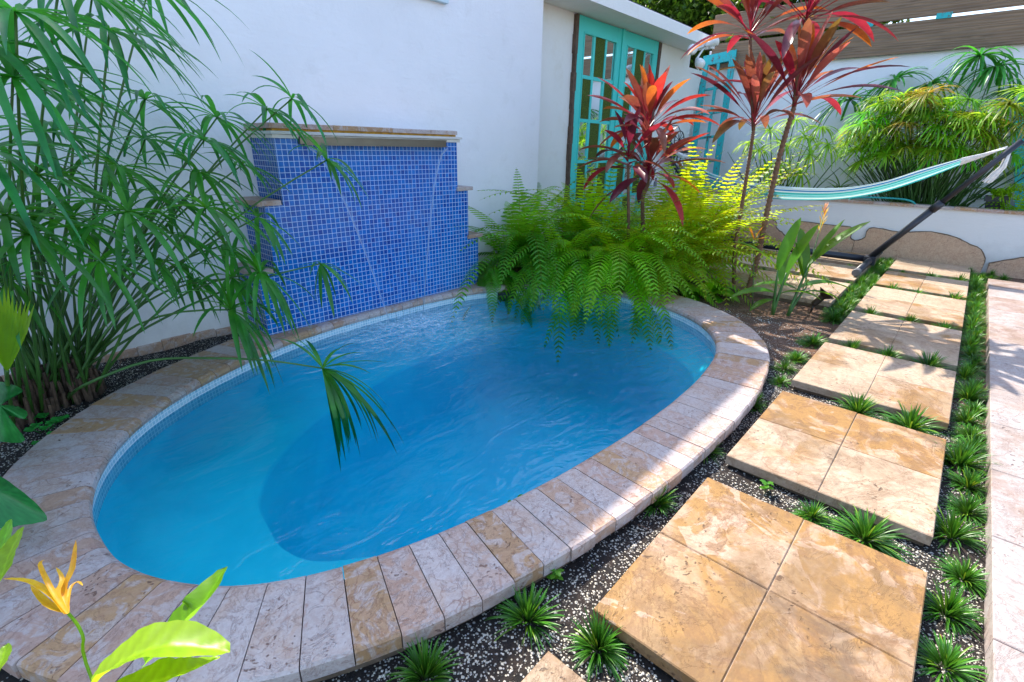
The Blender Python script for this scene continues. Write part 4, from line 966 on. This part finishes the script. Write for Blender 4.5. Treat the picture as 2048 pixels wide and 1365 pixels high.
G_FLP=leafmat('pink_bract',(.65,.30,.22),(.8,.5,.32),.4,.4,(.9,.55,.35)); G_FLY=leafmat('yellow_bract',(.6,.35,.04),(.8,.55,.08),.4,.4,(.95,.65,.08))
mb=MB(); random.seed(3)
for k in range(12): broad(mb,q1+V(0,0,-.10+k*.013),V(rv(.6),rv(.6),1.2),.07,.007,.2,vary(.2),n=5)
mb.build('flower_head',G_FLY,bp,True)
mb=MB()
for k in range(6): broad(mb,q1+V(0,0,.04),V(rv(.25),rv(.25),1.2),.09,.008,.1,vary(.2),n=5)
mb.build('bract_tip',G_FLP,bp,True)
p=Pz(1505,610,-.05); b2=thing('orange_flower','orange bird-shaped flower on a thin stalk before the two trunks','flower',tuple(p)); q1=Px(1508,480,3.7)
mb=MB(); mb.tube(stalk_path(p,q1,.01,6),[.003]*7,5); mb.build('stalk',G_STEM,b2,True)
G_FLO=leafmat('orange_bract',(.75,.22,.03),(.9,.38,.05),.5,.4,(1,.42,.04))
mb=MB()
for d in(V(-.5,.5,1.2),V(.9,-.9,.3),V(.3,-.3,.9),V(-.2,.2,.6)): broad(mb,q1,d,.11,.007,.1,vary(.1),n=6)
mb.build('flower_head',G_FLO,b2,True)

# ------------------------------------------------------------------ foreground plants at the left and bottom left
random.seed(52)
ph=thing('philodendron','glossy dark green philodendron with big lobed leaves at the left edge','plant',(-.22,1.95,-.03))
def bigleaf(mb,outline,c,tip,z0,bulge,t=(1,1,1)):
    """outline: pixel outline laid on a tilted real surface at height z0 rising to the middle"""
    P=[Pz(x,y,z0+dz) for x,y,dz in outline]; lv=[]; cc=sum(P,V(0,0,0))/len(P)+V(0,0,bulge); pl_=catmull([tuple(q_) for q_ in P],4); K=6; N=len(pl_)
    for k in range(K):
        f=k/K; lv.append([mb.vert(Vector(q_).lerp(cc,f)+V(0,0,bulge*math.sin(f*1.5)+.0012*math.sin(n_*2.1+f*9)*(1-f)),tuple(x*(1+.22*math.sin(n_*2.1+f*9)*(1-f*.5)) for x in t)) for n_,q_ in enumerate(pl_)])
    kc=mb.vert(cc+V(0,0,bulge),tuple(x*1.5 for x in t))
    for k in range(K-1):
        for n_ in range(N): mb.face((lv[k][n_],lv[k][(n_+1)%N],lv[k+1][(n_+1)%N],lv[k+1][n_]))
    for n_ in range(N): mb.face((lv[-1][n_],lv[-1][(n_+1)%N],kc))
mb=MB(); bigleaf(mb,[(-90,960,.04),(-30,940,.05),(0,952,.05),(40,980,.04),(75,1010,.02),(94,1040,.0),(50,1050,.0),(0,1058,.0),(-60,1060,.0),(-110,1020,.02)],None,None,.10,.015); mb.build('leaf',G_DARKL,ph,True)
mb=MB(); bigleaf(mb,[(-80,790,.03),(-20,765,.04),(20,768,.04),(46,783,.03),(15,798,.02),(2,812,.02),(30,812,.02),(54,824,.01),(48,838,.01),(16,832,.01),(30,852,.0),(50,878,-.01),(36,886,-.01),(0,884,.0),(-60,880,.0),(-100,840,.02)],None,None,.14,.012,(1.2,1.15,1)); mb.build('leaf',G_DARKL,ph,True)
for a,b in(((-.22,1.95,-.03),Pz(-60,1000,.13)),((-.22,1.95,-.03),Pz(-40,830,.16))):
    mb=MB(); mb.tube(stalk_path(a,b,.05,6),[.006]*7,6); mb.build('stalk',G_STEM,ph,True)
wd_=thing('round_leaf_weed','little round-leaved weed on the soil at the left rim corner','plant',tuple(Pz(90,855,-.03)))
c=Pz(88,856,-.005); mb=MB()
for (x,y,r) in((66,835,15),(88,830,17),(103,845,14),(118,838,20),(62,858,15),(72,850,13),(90,855,13),(107,866,15),(75,885,13),(98,880,12)):
    q_=Pz(x,y,.012); rr=r/2048*q_.length*1.35
    n_=12; i=[mb.vert(q_+V(math.cos(k*2*pi/n_)*rr,math.sin(k*2*pi/n_)*rr*.85,.004*math.sin(k*2)),(1.4,1.5,1.2)) for k in range(n_)]; k0=mb.vert(q_+V(0,0,-.004),(1.7,1.7,1.2))
    for k in range(n_): mb.face((i[k],i[(k+1)%n_],k0))
    mb.tube([c-V(0,0,.03),q_-V(0,0,.003)],.0015,4)
mb.build('round_leaves',G_DARKL,wd_,True)
dry=thing('dry_seedling','small feathery dry seedling growing by the wall foot left of the tiled wall','plant',tuple(Pz(405,668,.0)))
mb=MB(); random.seed(77); p=Pz(405,668,.0)
for k in range(60):
    d=V(rv(.7),rv(.35)-.1,random.uniform(.6,1.4)); mb.strip(arch(p+V(rv(.03),rv(.015),0),d,random.uniform(.05,.14),5,.4),[.0012,.002,.002,.0016,.001,0],sidev(d),.2,vary(.3))
mb.build('thin_leaves',leafmat('dry_feather',(.10,.11,.03),(.22,.20,.07),.3,.7),dry)

hl=thing('heliconia','lime heliconia with orange flower in the bottom left foreground','plant',(-.02,.50,-.06))
fp=Pz(118,1165,.36)
base=V(-.02,.50,-.06)
mb=MB(); stem=catmull([tuple(base),tuple(Pz(190,1375,.25)),tuple(Pz(165,1270,.32)),tuple(Pz(135,1225,.345))],5,False); mb.tube([Vector(s) for s in stem],[.0019]*len(stem),6,(1.1,1.1,.8)); mb.build('flower_stalk',G_LIME,hl,True)
G_OFL=leafmat('orange_heliconia_bract',(.95,.40,.01),(1,.62,.03),.5,.4,(1,.62,.03),60)
ctrp=Pz(125,1195,.36)
def petal(mb,pl_,W,z=.36,t=(1,1,1)):
    pts=[Pz(x,y,z+dz) for x,y,dz in pl_]; pts=[Vector(q_) for q_ in catmull([tuple(q_) for q_ in pts],3,False)]; n=len(pts); sd=[(( pts[min(k+1,n-1)]-pts[max(k-1,0)]).cross(V(.1,.3,1))).normalized() for k in range(n)]
    mb.strip(pts,[W*math.sin(pi*min(1,k/(n-1)*.9+.1))**.6 for k in range(n-1)]+[0],sd,.5,t,tuple(x*1.1 for x in t))
for pl_,W,t in(([(132,1228,0),(108,1195,.01),(60,1165,.015),(5,1158,.01)],.0055,(1,1.2,1)),([(135,1228,0),(112,1195,.012),(95,1165,.02),(80,1130,.02),(90,1120,.02)],.004,(1,1,1)),
    ([(135,1228,0),(128,1180,.01),(145,1140,.02),(152,1080,.025)],.0055,(1,.9,1)),([(135,1225,0),(140,1180,.01),(155,1165,.01),(166,1172,.01)],.003,(1,1,1)),([(132,1226,0),(95,1210,.0),(60,1170,.0)],.006,(1,1.15,1)),([(133,1226,0),(116,1190,.012),(125,1160,.02),(112,1135,.02)],.004,(1,1.1,2)),([(134,1226,0),(122,1200,.005),(112,1175,.01)],.007,(1,1.25,1))):
    mb=MB(); petal(mb,pl_,W*.8,.36,t); mb.build('bract',G_OFL,hl,True)
def biglong(name,cl,W,mat,z,t=(1,1,1),fold=.3):
    pts=[Pz(x,y,z+dz) for x,y,dz in cl]; pts=[Vector(q_) for q_ in catmull([tuple(q_) for q_ in pts],9,False)]; n=len(pts); mb=MB(); rows=[]; NU=12
    for k,p in enumerate(pts):
        d=(pts[min(k+1,n-1)]-pts[max(k-1,0)]).normalized(); sd=d.cross(V(-.2,.5,1)).normalized(); nn=sd.cross(d).normalized()
        if nn.z<0: nn=-nn
        f=k/(n-1); h=W*max(.03,math.sin(pi*min(1,f*.88+.09)))**.8 if f<1 else .0004; row=[]
        for u in range(NU+1):
            a=(u/NU-.5)*2; rib=math.sin(k*1.9-abs(a)*5.0)*.0007; mid=1.25 if abs(a)<.05 else 1.0
            kk_=1+.10*math.sin(k*1.9-abs(a)*5.0)+rv(.03); row.append(mb.vert(p+sd*h*a+nn*(h*fold*abs(a)**1.3*1.2+rib+.05*h*math.sin(k*.7+(3 if a>0 else 0))*abs(a)),tuple(x*kk_*mid for x in t)))
        rows.append(row)
    for k in range(n-1):
        for u in range(NU): mb.face((rows[k][u],rows[k][u+1],rows[k+1][u+1],rows[k+1][u]))
    mb.build('leaf',mat,hl,True)
biglong('leaf',[(290,1330,-.02),(350,1270,.0),(400,1215,.02),(452,1135,.03)],.040,G_LIME,.33,(.55,.75,.4))
biglong('leaf',[(180,1375,.0),(250,1320,.02),(340,1292,.03),(460,1304,.02)],.034,G_LIME,.36,(1.25,1.1,1.4))
biglong('leaf',[(200,1400,.0),(290,1370,.02),(370,1345,.02),(440,1315,.01)],.026,G_LIME,.35,(1,1,.7))
biglong('leaf',[(-40,1230,.0),(0,1160,.02),(18,1110,.03),(45,1055,.03)],.018,G_LIME,.33,(1,1,.8))
biglong('leaf',[(-60,1200,.0),(-20,1120,.02),(5,1090,.02),(20,1040,.02)],.016,G_BROAD,.31,(1.8,1.8,.6))
biglong('leaf',[(-30,1420,.0),(-10,1350,.02),(5,1320,.02),(12,1290,.02)],.014,G_LIME,.33,(1,1,.8))

# ------------------------------------------------------------------ planter plants
random.seed(61)
def backclump(label,cx,cy,heads,L,n,mat,g,stems=0,z0=.40,w=.006,t0=(1,1,1)):
    t=thing('umbrella_papyrus',label,'plant',(cx,cy,z0))
    for (px,py,X) in heads:
        h=Px(px,py,X); pth=stalk_path((cx+rv(.10),cy+(h.y-cy)*.25+rv(.10),z0-.02),h,.03+rv(.02),6)
        mb=MB(); mb.tube(pth,[.007,.0065,.006,.0055,.005,.0045,.004],5,vary(.2)); mb.build('stalk',G_STEM,t,True)
        mb=MB(); umbrella(mb,h,(pth[-1]-pth[-3]).normalized()+V(rv(.4),rv(.4),.5),L*random.uniform(.85,1.15),n,g*random.uniform(.8,1.3),w,tuple(x*random.choice((.45,.7,1,1,1.1)) for x in t0) if len(heads)>20 else t0,1.25,6); mb.build('leaf_umbrella',mat,t,True)
    mb=MB()
    for k in range(stems):
        a=(cx+rv(.14),cy+rv(.30),z0-.02); e=V(a[0]+rv(.12),a[1]+rv(.30)+ (a[1]-cy)*1.0,z0+random.uniform(.3,.65)); mb.tube(stalk_path(a,e,.02,4),[.007,.0065,.006,.005,.003],5,vary(.25))
    if stems: mb.build('bare_stalks',G_STEM,t,True)
hd=[(1590,240,6.5),(1540,262,6.45),(1520,300,6.4),(1610,275,6.5),(1500,285,6.45),(1640,255,6.6),(1560,330,6.4),(1600,345,6.45),(1570,290,6.3),(1620,310,6.35),(1530,340,6.4),(1655,290,6.5)]
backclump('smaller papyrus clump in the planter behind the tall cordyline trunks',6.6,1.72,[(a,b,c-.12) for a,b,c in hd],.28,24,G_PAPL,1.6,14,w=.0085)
hd=[(1790,160,6.8),(1700,200,6.75),(1960,112,6.75),(1990,135,6.8),(2040,180,6.8),(1860,170,6.8)]
backclump('darker tall papyrus in the planter with drooping heads against the back wall',6.8,.25,hd,.48,30,G_PAP,2.0,6,w=.013,t0=(1.3,1.3,1))
random.seed(63); hd=[]
for k in range(92):
    x=random.uniform(1690,2085); top_=185+55*math.exp(-((x-1700)/60)**2)-15*math.sin((x-1700)/55)
    hd.append((x,random.uniform(top_,325),random.uniform(6.22,6.5)))
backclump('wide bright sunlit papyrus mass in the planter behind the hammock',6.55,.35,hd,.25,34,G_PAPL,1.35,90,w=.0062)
random.seed(65)
br=thing('bromeliad','small dark rosette plant in the planter between the two papyrus clumps','plant',(6.5,1.15,.40)); mb=MB(); c=Px(1680,372,6.5); c.z=.42
for k in range(34):
    th=k*2.4; el=random.uniform(.3,1.2); d=V(math.cos(th)*math.cos(el),math.sin(th)*math.cos(el),math.sin(el)); mb.strip(arch(c+V(0,0,.06*(k%4)),d,random.uniform(.18,.28),6,.9),[.008,.014,.015,.013,.009,.005,0],sidev(d),.3,vary(.25))
mb.build('rosette',G_BROAD,br,True)
pt=thing('plant_pot','square black plastic pot on the planter soil at the right','pot',tuple(Px(1995,405,6.45)))
c=Px(1992,405,6.45); c.z=.405; mb=MB(); r0,r1,h=.055,.075,.20
A=[mb.vert(c+V(x*r0,y*r0,0)) for x,y in((-1,-1),(1,-1),(1,1),(-1,1))]; B=[mb.vert(c+V(x*r1,y*r1,h)) for x,y in((-1,-1),(1,-1),(1,1),(-1,1))]
for k in range(4): mb.face((A[k],A[(k+1)%4],B[(k+1)%4],B[k]))
mb.face(A[::-1]); mb.build('pot_body',M_POT,pt)
mb=MB(); 
for (x0,x1,y0,y1) in((-1.15,1.15,-1.15,-.98),(-1.15,1.15,.98,1.15),(-1.15,-.98,-.98,.98),(.98,1.15,-.98,.98)): mb.box((c.x+x0*r1,c.y+y0*r1,c.z+h-.045),(c.x+x1*r1,c.y+y1*r1,c.z+h+.002))
mb.build('pot_rim',M_POT,pt)
mb=MB(); mb.box((c.x-r1*.97,c.y-r1*.97,c.z+h-.03),(c.x+r1*.97,c.y+r1*.97,c.z+h-.015)); mb.build('potting_soil',M_SOIL,pt)
pf=thing('potted_fern','little fern growing out of the square black pot','fern',tuple(c+V(0,0,h))); 
for k in range(9):
    a=k*.7; mb=MB(); frond(mb,c+V(0,0,h-.01),V(math.cos(a)*.6,math.sin(a)*.6,.8),.20,1.2,.035,16); mb.build('frond',G_FERN,pf)
sb=thing('small_shrub','low yellow-green shrub spilling over the planter rim at the right edge','shrub',(6.35,-.38,.40)); mb=MB(); random.seed(70); c=Px(2035,395,6.35)
for k in range(420):
    a=random.uniform(0,2*pi); e=random.uniform(-.2,1.4); r=random.uniform(.5,1)**.6; q_=c+V(math.cos(a)*math.cos(e)*.11*r,math.sin(a)*math.cos(e)*.19*r,math.sin(e)*.13*r-.01); d=V(rv(1),rv(1),rv(.8)); broad(mb,q_,d,.03,.007,.3,vary(.3),n=3)
for k in range(8): a=rv(1.5); mb.tube([V(c.x,c.y,.39),c+V(rv(.08),rv(.14),rv(.06))],.003,4)
mb.build('foliage',G_LIME,sb)
for px,s in((2040,1.0),):
    c=Px(2050,345,6.45); t=thing('feather_leaf_plant','large-leaved feathery fern leaning in from the right edge over the pot','fern',tuple(V(c.x,c.y-.1,.4)))
    for k in range(7): mb=MB(); frond(mb,V(c.x,c.y-.12,.42),V(rv(.5),.5+rv(.5),1.0),.42,1.3,.06,12,(1.3,1.3,.8)); mb.build('frond',G_FERN,t)
a=Px(1705,397,6.25);b=Px(1823,403,6.25); hz=thing('garden_hose','teal garden hose arching over the planter rim below the hammock','hose',(6.25,.7,.5)); mb=MB(); mb.tube(catmull([(6.3,a.y+.05,.44),tuple(a+V(0,0,.0)),tuple(a.lerp(b,.5)+V(0,0,.018)),tuple(b),(6.32,b.y-.06,.42)],8,False),.009,8); mb.build('hose_tube',M_HOSE,hz,True)
vn=thing('wall_creeper','sparse dark creeper sprigs on the garden wall left of the pot','plant',(6.99,.1,.45)); mb=MB(); random.seed(81)
for (x,y) in((1955,355),(1968,375),(1945,390),(1975,392),(1960,398),(1932,372)):
    p=Px(x,y,6.985); 
    for k in range(9): q_=p+V(-.004,rv(.06),rv(.02)); d=V(-.3,rv(1),rv(.7)); broad(mb,q_,d,.035,.006,.3,vary(.3),n=3)
    mb.tube([p+V(0,.06,-.02),p+V(-.003,-.06,.015)],.0015,4)
mb.build('sprigs',G_DARKL,vn)
cr=thing('small_croton','small yellow-green plant growing at the foot of the old shutter','plant',(6.8,2.62,.4)); mb=MB(); random.seed(82); c=V(6.75,2.62,.42)
for k in range(40): d=V(rv(1),rv(1),random.uniform(.3,1.4)); broad(mb,c+V(rv(.06),rv(.12),random.uniform(0,.18)),d,random.uniform(.10,.18),.014,.8,vary(.3,rv(.2)),n=6)
mb.build('foliage',G_LIME,cr,True)

# ------------------------------------------------------------------ trees behind the wall
def tree(label,c,r,h0,n,seed,lf=.05):
    random.seed(seed); t=thing('tree',label,'tree',(c[0],c[1],-.05),'trees behind the garden wall'); c=Vector(c)
    mb=MB(); mb.tube([(c.x,c.y,-.05),(c.x+.1,c.y,1.0),(c.x,c.y+.1,h0)],[.14,.11,.08],10)
    L=[]
    for k in range(22):
        a=random.uniform(0,2*pi); e=random.uniform(-.5,1.3); q_=c+V(math.cos(a)*math.cos(e)*r*.75,math.sin(a)*math.cos(e)*r*.75,math.sin(e)*r*.7); L.append(q_)
        mb.tube([(c.x,c.y+.1,h0*random.uniform(.6,1)),(c+ (q_-c)*.5),q_],[.04,.025,.01],5)
    mb.build('trunk',G_TRUNK,t,True); mb=MB()
    cl=[]
    for k in range(n//28):
        a=random.uniform(0,2*pi); e=math.asin(random.uniform(-.8,1)); rr=random.uniform(.45,1.0); cl.append(c+V(math.cos(a)*math.cos(e)*r*rr,math.sin(a)*math.cos(e)*r*rr,math.sin(e)*r*rr*.9))
    for q_ in cl:
        s=random.uniform(.14,.34); tn=vary(.35,rv(.15))
        for j in range(28):
            p=q_+V(random.gauss(0,s*.6),random.gauss(0,s*.6),random.gauss(0,s*.5)); d=V(rv(1),rv(1),rv(1)-.3).normalized(); sd=sidev(d); l=lf*random.uniform(.7,1.4)
            i=[mb.vert(p,tn),mb.vert(p+d*l*.5+sd*l*.28,tn),mb.vert(p+d*l,tn),mb.vert(p+d*l*.5-sd*l*.28,tn)]; mb.face(i)
    mb.build('crown',G_HEDGE,t)
tree('leafy green tree rising beyond the roof, left of the boards',(8.3,4.3,2.6),1.35,2.0,26000,91,.085)
tree('leafy green tree behind the left end of the board screen',(8.2,2.3,2.7),1.15,2.0,22000,92,.085)
tree('dark tree seen over the roof slab farthest left',(9.0,6.6,3.2),1.9,2.2,30000,93,.10)
# ------------------------------------------------------------------ dwarf grass tufts
def tuft_mesh(seed,R_=.068,n=230):
    random.seed(seed); mb=MB()
    for k in range(n):
        a=random.uniform(0,2*pi); f=random.random()**.8; el=1.5-f*1.1+rv(.15); o=V(math.cos(a)*.022*f,math.sin(a)*.022*f,0)
        d=V(math.cos(a)*math.cos(el),math.sin(a)*math.cos(el),math.sin(el)); L=R_*random.uniform(.75,1.35)
        mb.strip(arch(o,d,L,5,1.5*f+.3),[.0012,.0020,.0021,.0018,.0012,0],sidev(d),.4,*((tuple(x*.7 for x in vary(.3)),tuple(x*1.3 for x in vary(.25,rv(.2)))) if random.random()>.07 else ((2.5,1.4,1.2),(4.5,2.2,2))))
    o=mb.build('dwarf_grass_tuft',G_GRASS,smooth=True,origin=(0,0,0)); return o
TM=[tuft_mesh(100+k).data for k in range(6)]
for o in [o for o in sc.objects if o.name.startswith('dwarf_grass_tuft')]: D.objects.remove(o)
random.seed(120)
def tuft(p,label,s=1.0,group='dwarf grass tufts between the paving',z=-.05):
    o=D.objects.new('dwarf_grass_tuft',random.choice(TM)); sc.collection.objects.link(o); o.location=(p[0],p[1],z); o.rotation_euler=(rv(.12),rv(.12),random.uniform(0,6.28)); k=s*random.uniform(.78,1.02); o.scale=(k*random.uniform(.82,1.2),k*random.uniform(.85,1.1),k*random.uniform(.75,1.15)); tag(o,label,'grass tuft',group)
gaps=[(1.455,[(1635,1015,.75),(1735,1058,1.15)],'first','second'),(2.265,[(1725,808,1.1),(1825,838,1.45)],'second','third'),(3.03,[(1712,690,1.0),(1783,702,1.1),(1862,715,1.2)],'third','fourth'),
(3.81,[(1752,620,1.0),(1825,633,1.0),(1893,645,1.2)],'fourth','fifth'),(4.67,[(1790,576,1.0),(1838,583,1.0),(1910,592,1.1)],'fifth','sixth'),(5.44,[(1812,541,.7),(1868,546,.9),(1920,555,.9)],'sixth','seventh')]
for X,l,a,b in gaps:
    pos=['left','middle','right'] if len(l)==3 else ['left','right']
    for (x,y,s),w_ in zip(l,pos): q_=Pz(x,y,-.05); tuft((X,q_.y),f'{w_} grass tuft in the gap between the {a} and {b} path slabs',s*(1.0 if X<2.5 else 1.2),z=-.042)
for k,(x,y,s) in enumerate([(1055,1245,1.15),(1195,1300,1.15),(1310,1012,1.0),(1410,908,.9),(1505,815,.9),(1560,768,.8),(1568,742,.95),(1592,722,.95),(1625,690,1.15),(850,1358,1.1)]):
    q_=Pz(x,y,-.05)
    tuft(q_,['round grass tuft by the coping left of the slab corner at the bottom','grass tuft against the lower left corner of the nearest large slab','grass tuft between the coping and the upper corner of the nearest slab','lone grass tuft between the coping and the second slab','tuft in shade and sun between the coping and the third slab','small tuft just beyond the third slab beside the coping','tuft touching the row that runs from coping to fourth slab','tuft left of the shaded fourth slab, near the coping','big tuft left of the fourth slab at the mulch edge','tuft cut by the bottom edge of the photo beside the coping'][k],s,'grass tufts along the outer coping')
ys=[]; X=5.75; k=0; pos=[]
while X>.45:
    pos.append((X,-.215+rv(.022))); X-=.135 if X>2.1 else .165
pos=pos[::-1]
for k,(x,y) in enumerate(pos): tuft((x,y),f'{ORD[k]} grass tuft from the camera in the strip beside the grey pavement',1.02 if x<2 else 1.12)
for k,(x,y) in enumerate([(5.75,-.30),(5.85,-.18),(5.9,-.38),(6.05,-.30),(6.0,-.15)]): tuft((x,y),'grass tuft in the corner patch at the planter foot where the strip ends',1.0,'corner patch of grass tufts')
X=3.62;k=0
while X<6.1:
    for y in ((.46,) if X<3.7 else (.43,.49)):
        tuft((X+rv(.03),y+rv(.012)),f'{ORD[k]} grass tuft, counted from the mulch bed, in the strip under the hammock stand foot',1.05,'grass strip left of the path'); k+=1
    X+=.135
for k,(x,y,s) in enumerate([(1655,560,1.0),(1700,572,.9),(1610,548,.9),(1540,540,1.0),(1480,545,1.0),(1705,533,.8),(1560,505,.7),(1470,520,.9)]):
    q_=Pz(x,y,-.05); x_=4.645 if y>535 else 5.42; tuft((x_,q_.y),['tuft right of centre in the gap behind the broad-leaved plants','tuft at the right end of the gap behind the broad-leaved plants','tuft mid gap behind the broad-leaved plants','tuft behind the taller cordyline trunk','tuft left of the slimmer cordyline trunk in the slab gap','small tuft beside the hammock stand corner bracket','tuft behind the long hammock floor tube','tuft beyond the slim trunk near the hammock floor tube'][k],s,'tufts in the side slab gaps')

# ------------------------------------------------------------------ loose gravel, twigs, fallen leaves
random.seed(130); mb=MB(); cnt=0
def nearcop(x,y): return inpoly(x,y,OCO)
OCO=[off(i,WD+.004) for i in range(0,NC,2)]
slabs_=[(-.05,.586,-.157,.405)]+[(a,b,-.157,.392) for a,b,_ in near]
while cnt<16000:
    x=random.uniform(-.4,3.4)**1.0; y=random.uniform(-.27,1.1) if random.random()<.8 else random.uniform(1.9,2.78); 
    if random.random()<.4: x=random.uniform(.2,1.6)
    if nearcop(x,y) or any(a-.004<x<b+.004 and c_-.004<y<d_+.004 for a,b,c_,d_ in slabs_): continue
    nval=noise.noise(Vector((x*7,y*7,5)))
    if nval<-.12 and random.random()<.8: continue
    if y>1.5 and random.random()<.75: continue
    z=gz(x,y); s=random.choice((.0011,.0015,.002,.003,.0042))*random.uniform(.8,1.2); white=random.random()<.62
    t=(random.uniform(.55,.8),)*3 if white else (random.uniform(.02,.07),)*3
    if white: t=(t[0],t[1]*.93,t[2]*.78)
    vs=[mb.vert((x+dx*s*random.uniform(.6,1.2),y+dy*s*random.uniform(.6,1.2),z+dz*s*random.uniform(.5,1)),t) for dx,dy,dz in((1,0,0),(-1,0,0),(0,1,0),(0,-1,0),(0,0,1),(0,0,-1))]
    for f in((0,2,4),(2,1,4),(1,3,4),(3,0,4)): mb.face([vs[q_] for q_ in f])
    cnt+=1
mg=NT('perlite_gravel'); c=mg.mix(mg.math('MULTIPLY',mg.noise(mg.map(),300,3,.6),.4),mg.tint(),(.25,.2,.15)); mg.p(Base__Color=c,Roughness=.9)
tag(mb.build('gravel',mg.m),'white perlite and dark soil crumbs scattered over the planting beds','gravel',kind='stuff')
mb=MB(); 
for k in range(420):
    if k%3: x=random.uniform(2.9,4.0); y=random.uniform(.45,1.5)
    else: x=random.uniform(-.3,3.3); y=random.choice([random.uniform(-.25,.5),random.uniform(2.1,2.75)])
    if nearcop(x,y) or any(a-.02<x<b+.02 and c_-.02<y<d_+.02 for a,b,c_,d_ in slabs_): continue
    z=gz(x,y)+.005; a=random.uniform(0,6.3); L=random.uniform(.015,.06); mb.tube([(x,y,z),(x+math.cos(a)*L*.5,y+math.sin(a)*L*.5,z+random.uniform(0,.01)),(x+math.cos(a+rv(.6))*L,y+math.sin(a)*L,z)],.0011,4,vary(.4))
tag(mb.build('mulch_litter',plain('dry_twig',(.20,.10,.055),.9,var=.4,nscale=50)),'dry twigs and mulch bits lying on the soil of the beds','litter',kind='stuff')
for k,(x,y,z,lb) in enumerate(((1035,998,WZ+.002,'small green leaf floating on the water by the near rim'),(1018,1012,WZ+.002,'second tiny green leaf floating closer to the near rim'),(1195,1140,-.045,'yellow curled leaf lying on the gravel beside the coping'),(120,882,.022,'small red-brown leaf bit on the coping at the left'),)):
    p=Pz(x,y,z); mb=MB(); a=.6*k; d=V(math.cos(a),math.sin(a),.05); broad(mb,p,d,.028 if k<3 else .012,.007 if k<3 else .003,.1,(1,1,1),n=5); tag(mb.build('fallen_leaf',[G_BROAD,G_BROAD,G_LIME,M_FRAMEW][k],smooth=True,origin=tuple(p)),lb,'leaf')
for k,(x,y,lb) in enumerate(((1110,1165,'tiny green seedling in the gravel between the coping and the nearest slab'),(920,1225,'small sprig of weed against the near coping edge'),(1530,985,'small sprig in the gravel gap before the second slab'))):
    p=Pz(x,y,-.05); t=thing('seedling',lb,'plant',tuple(p)); mb=MB(); random.seed(140+k)
    for j in range(8): a=j*2.4; broad(mb,p+V(0,0,.01+.004*j),V(math.cos(a),math.sin(a),.5),.024,.007,.5,(1.3,1.3,1),n=4)
    mb.tube([p,p+V(0,0,.04)],.0012,4); mb.build('leaves',G_BROAD,t,True)
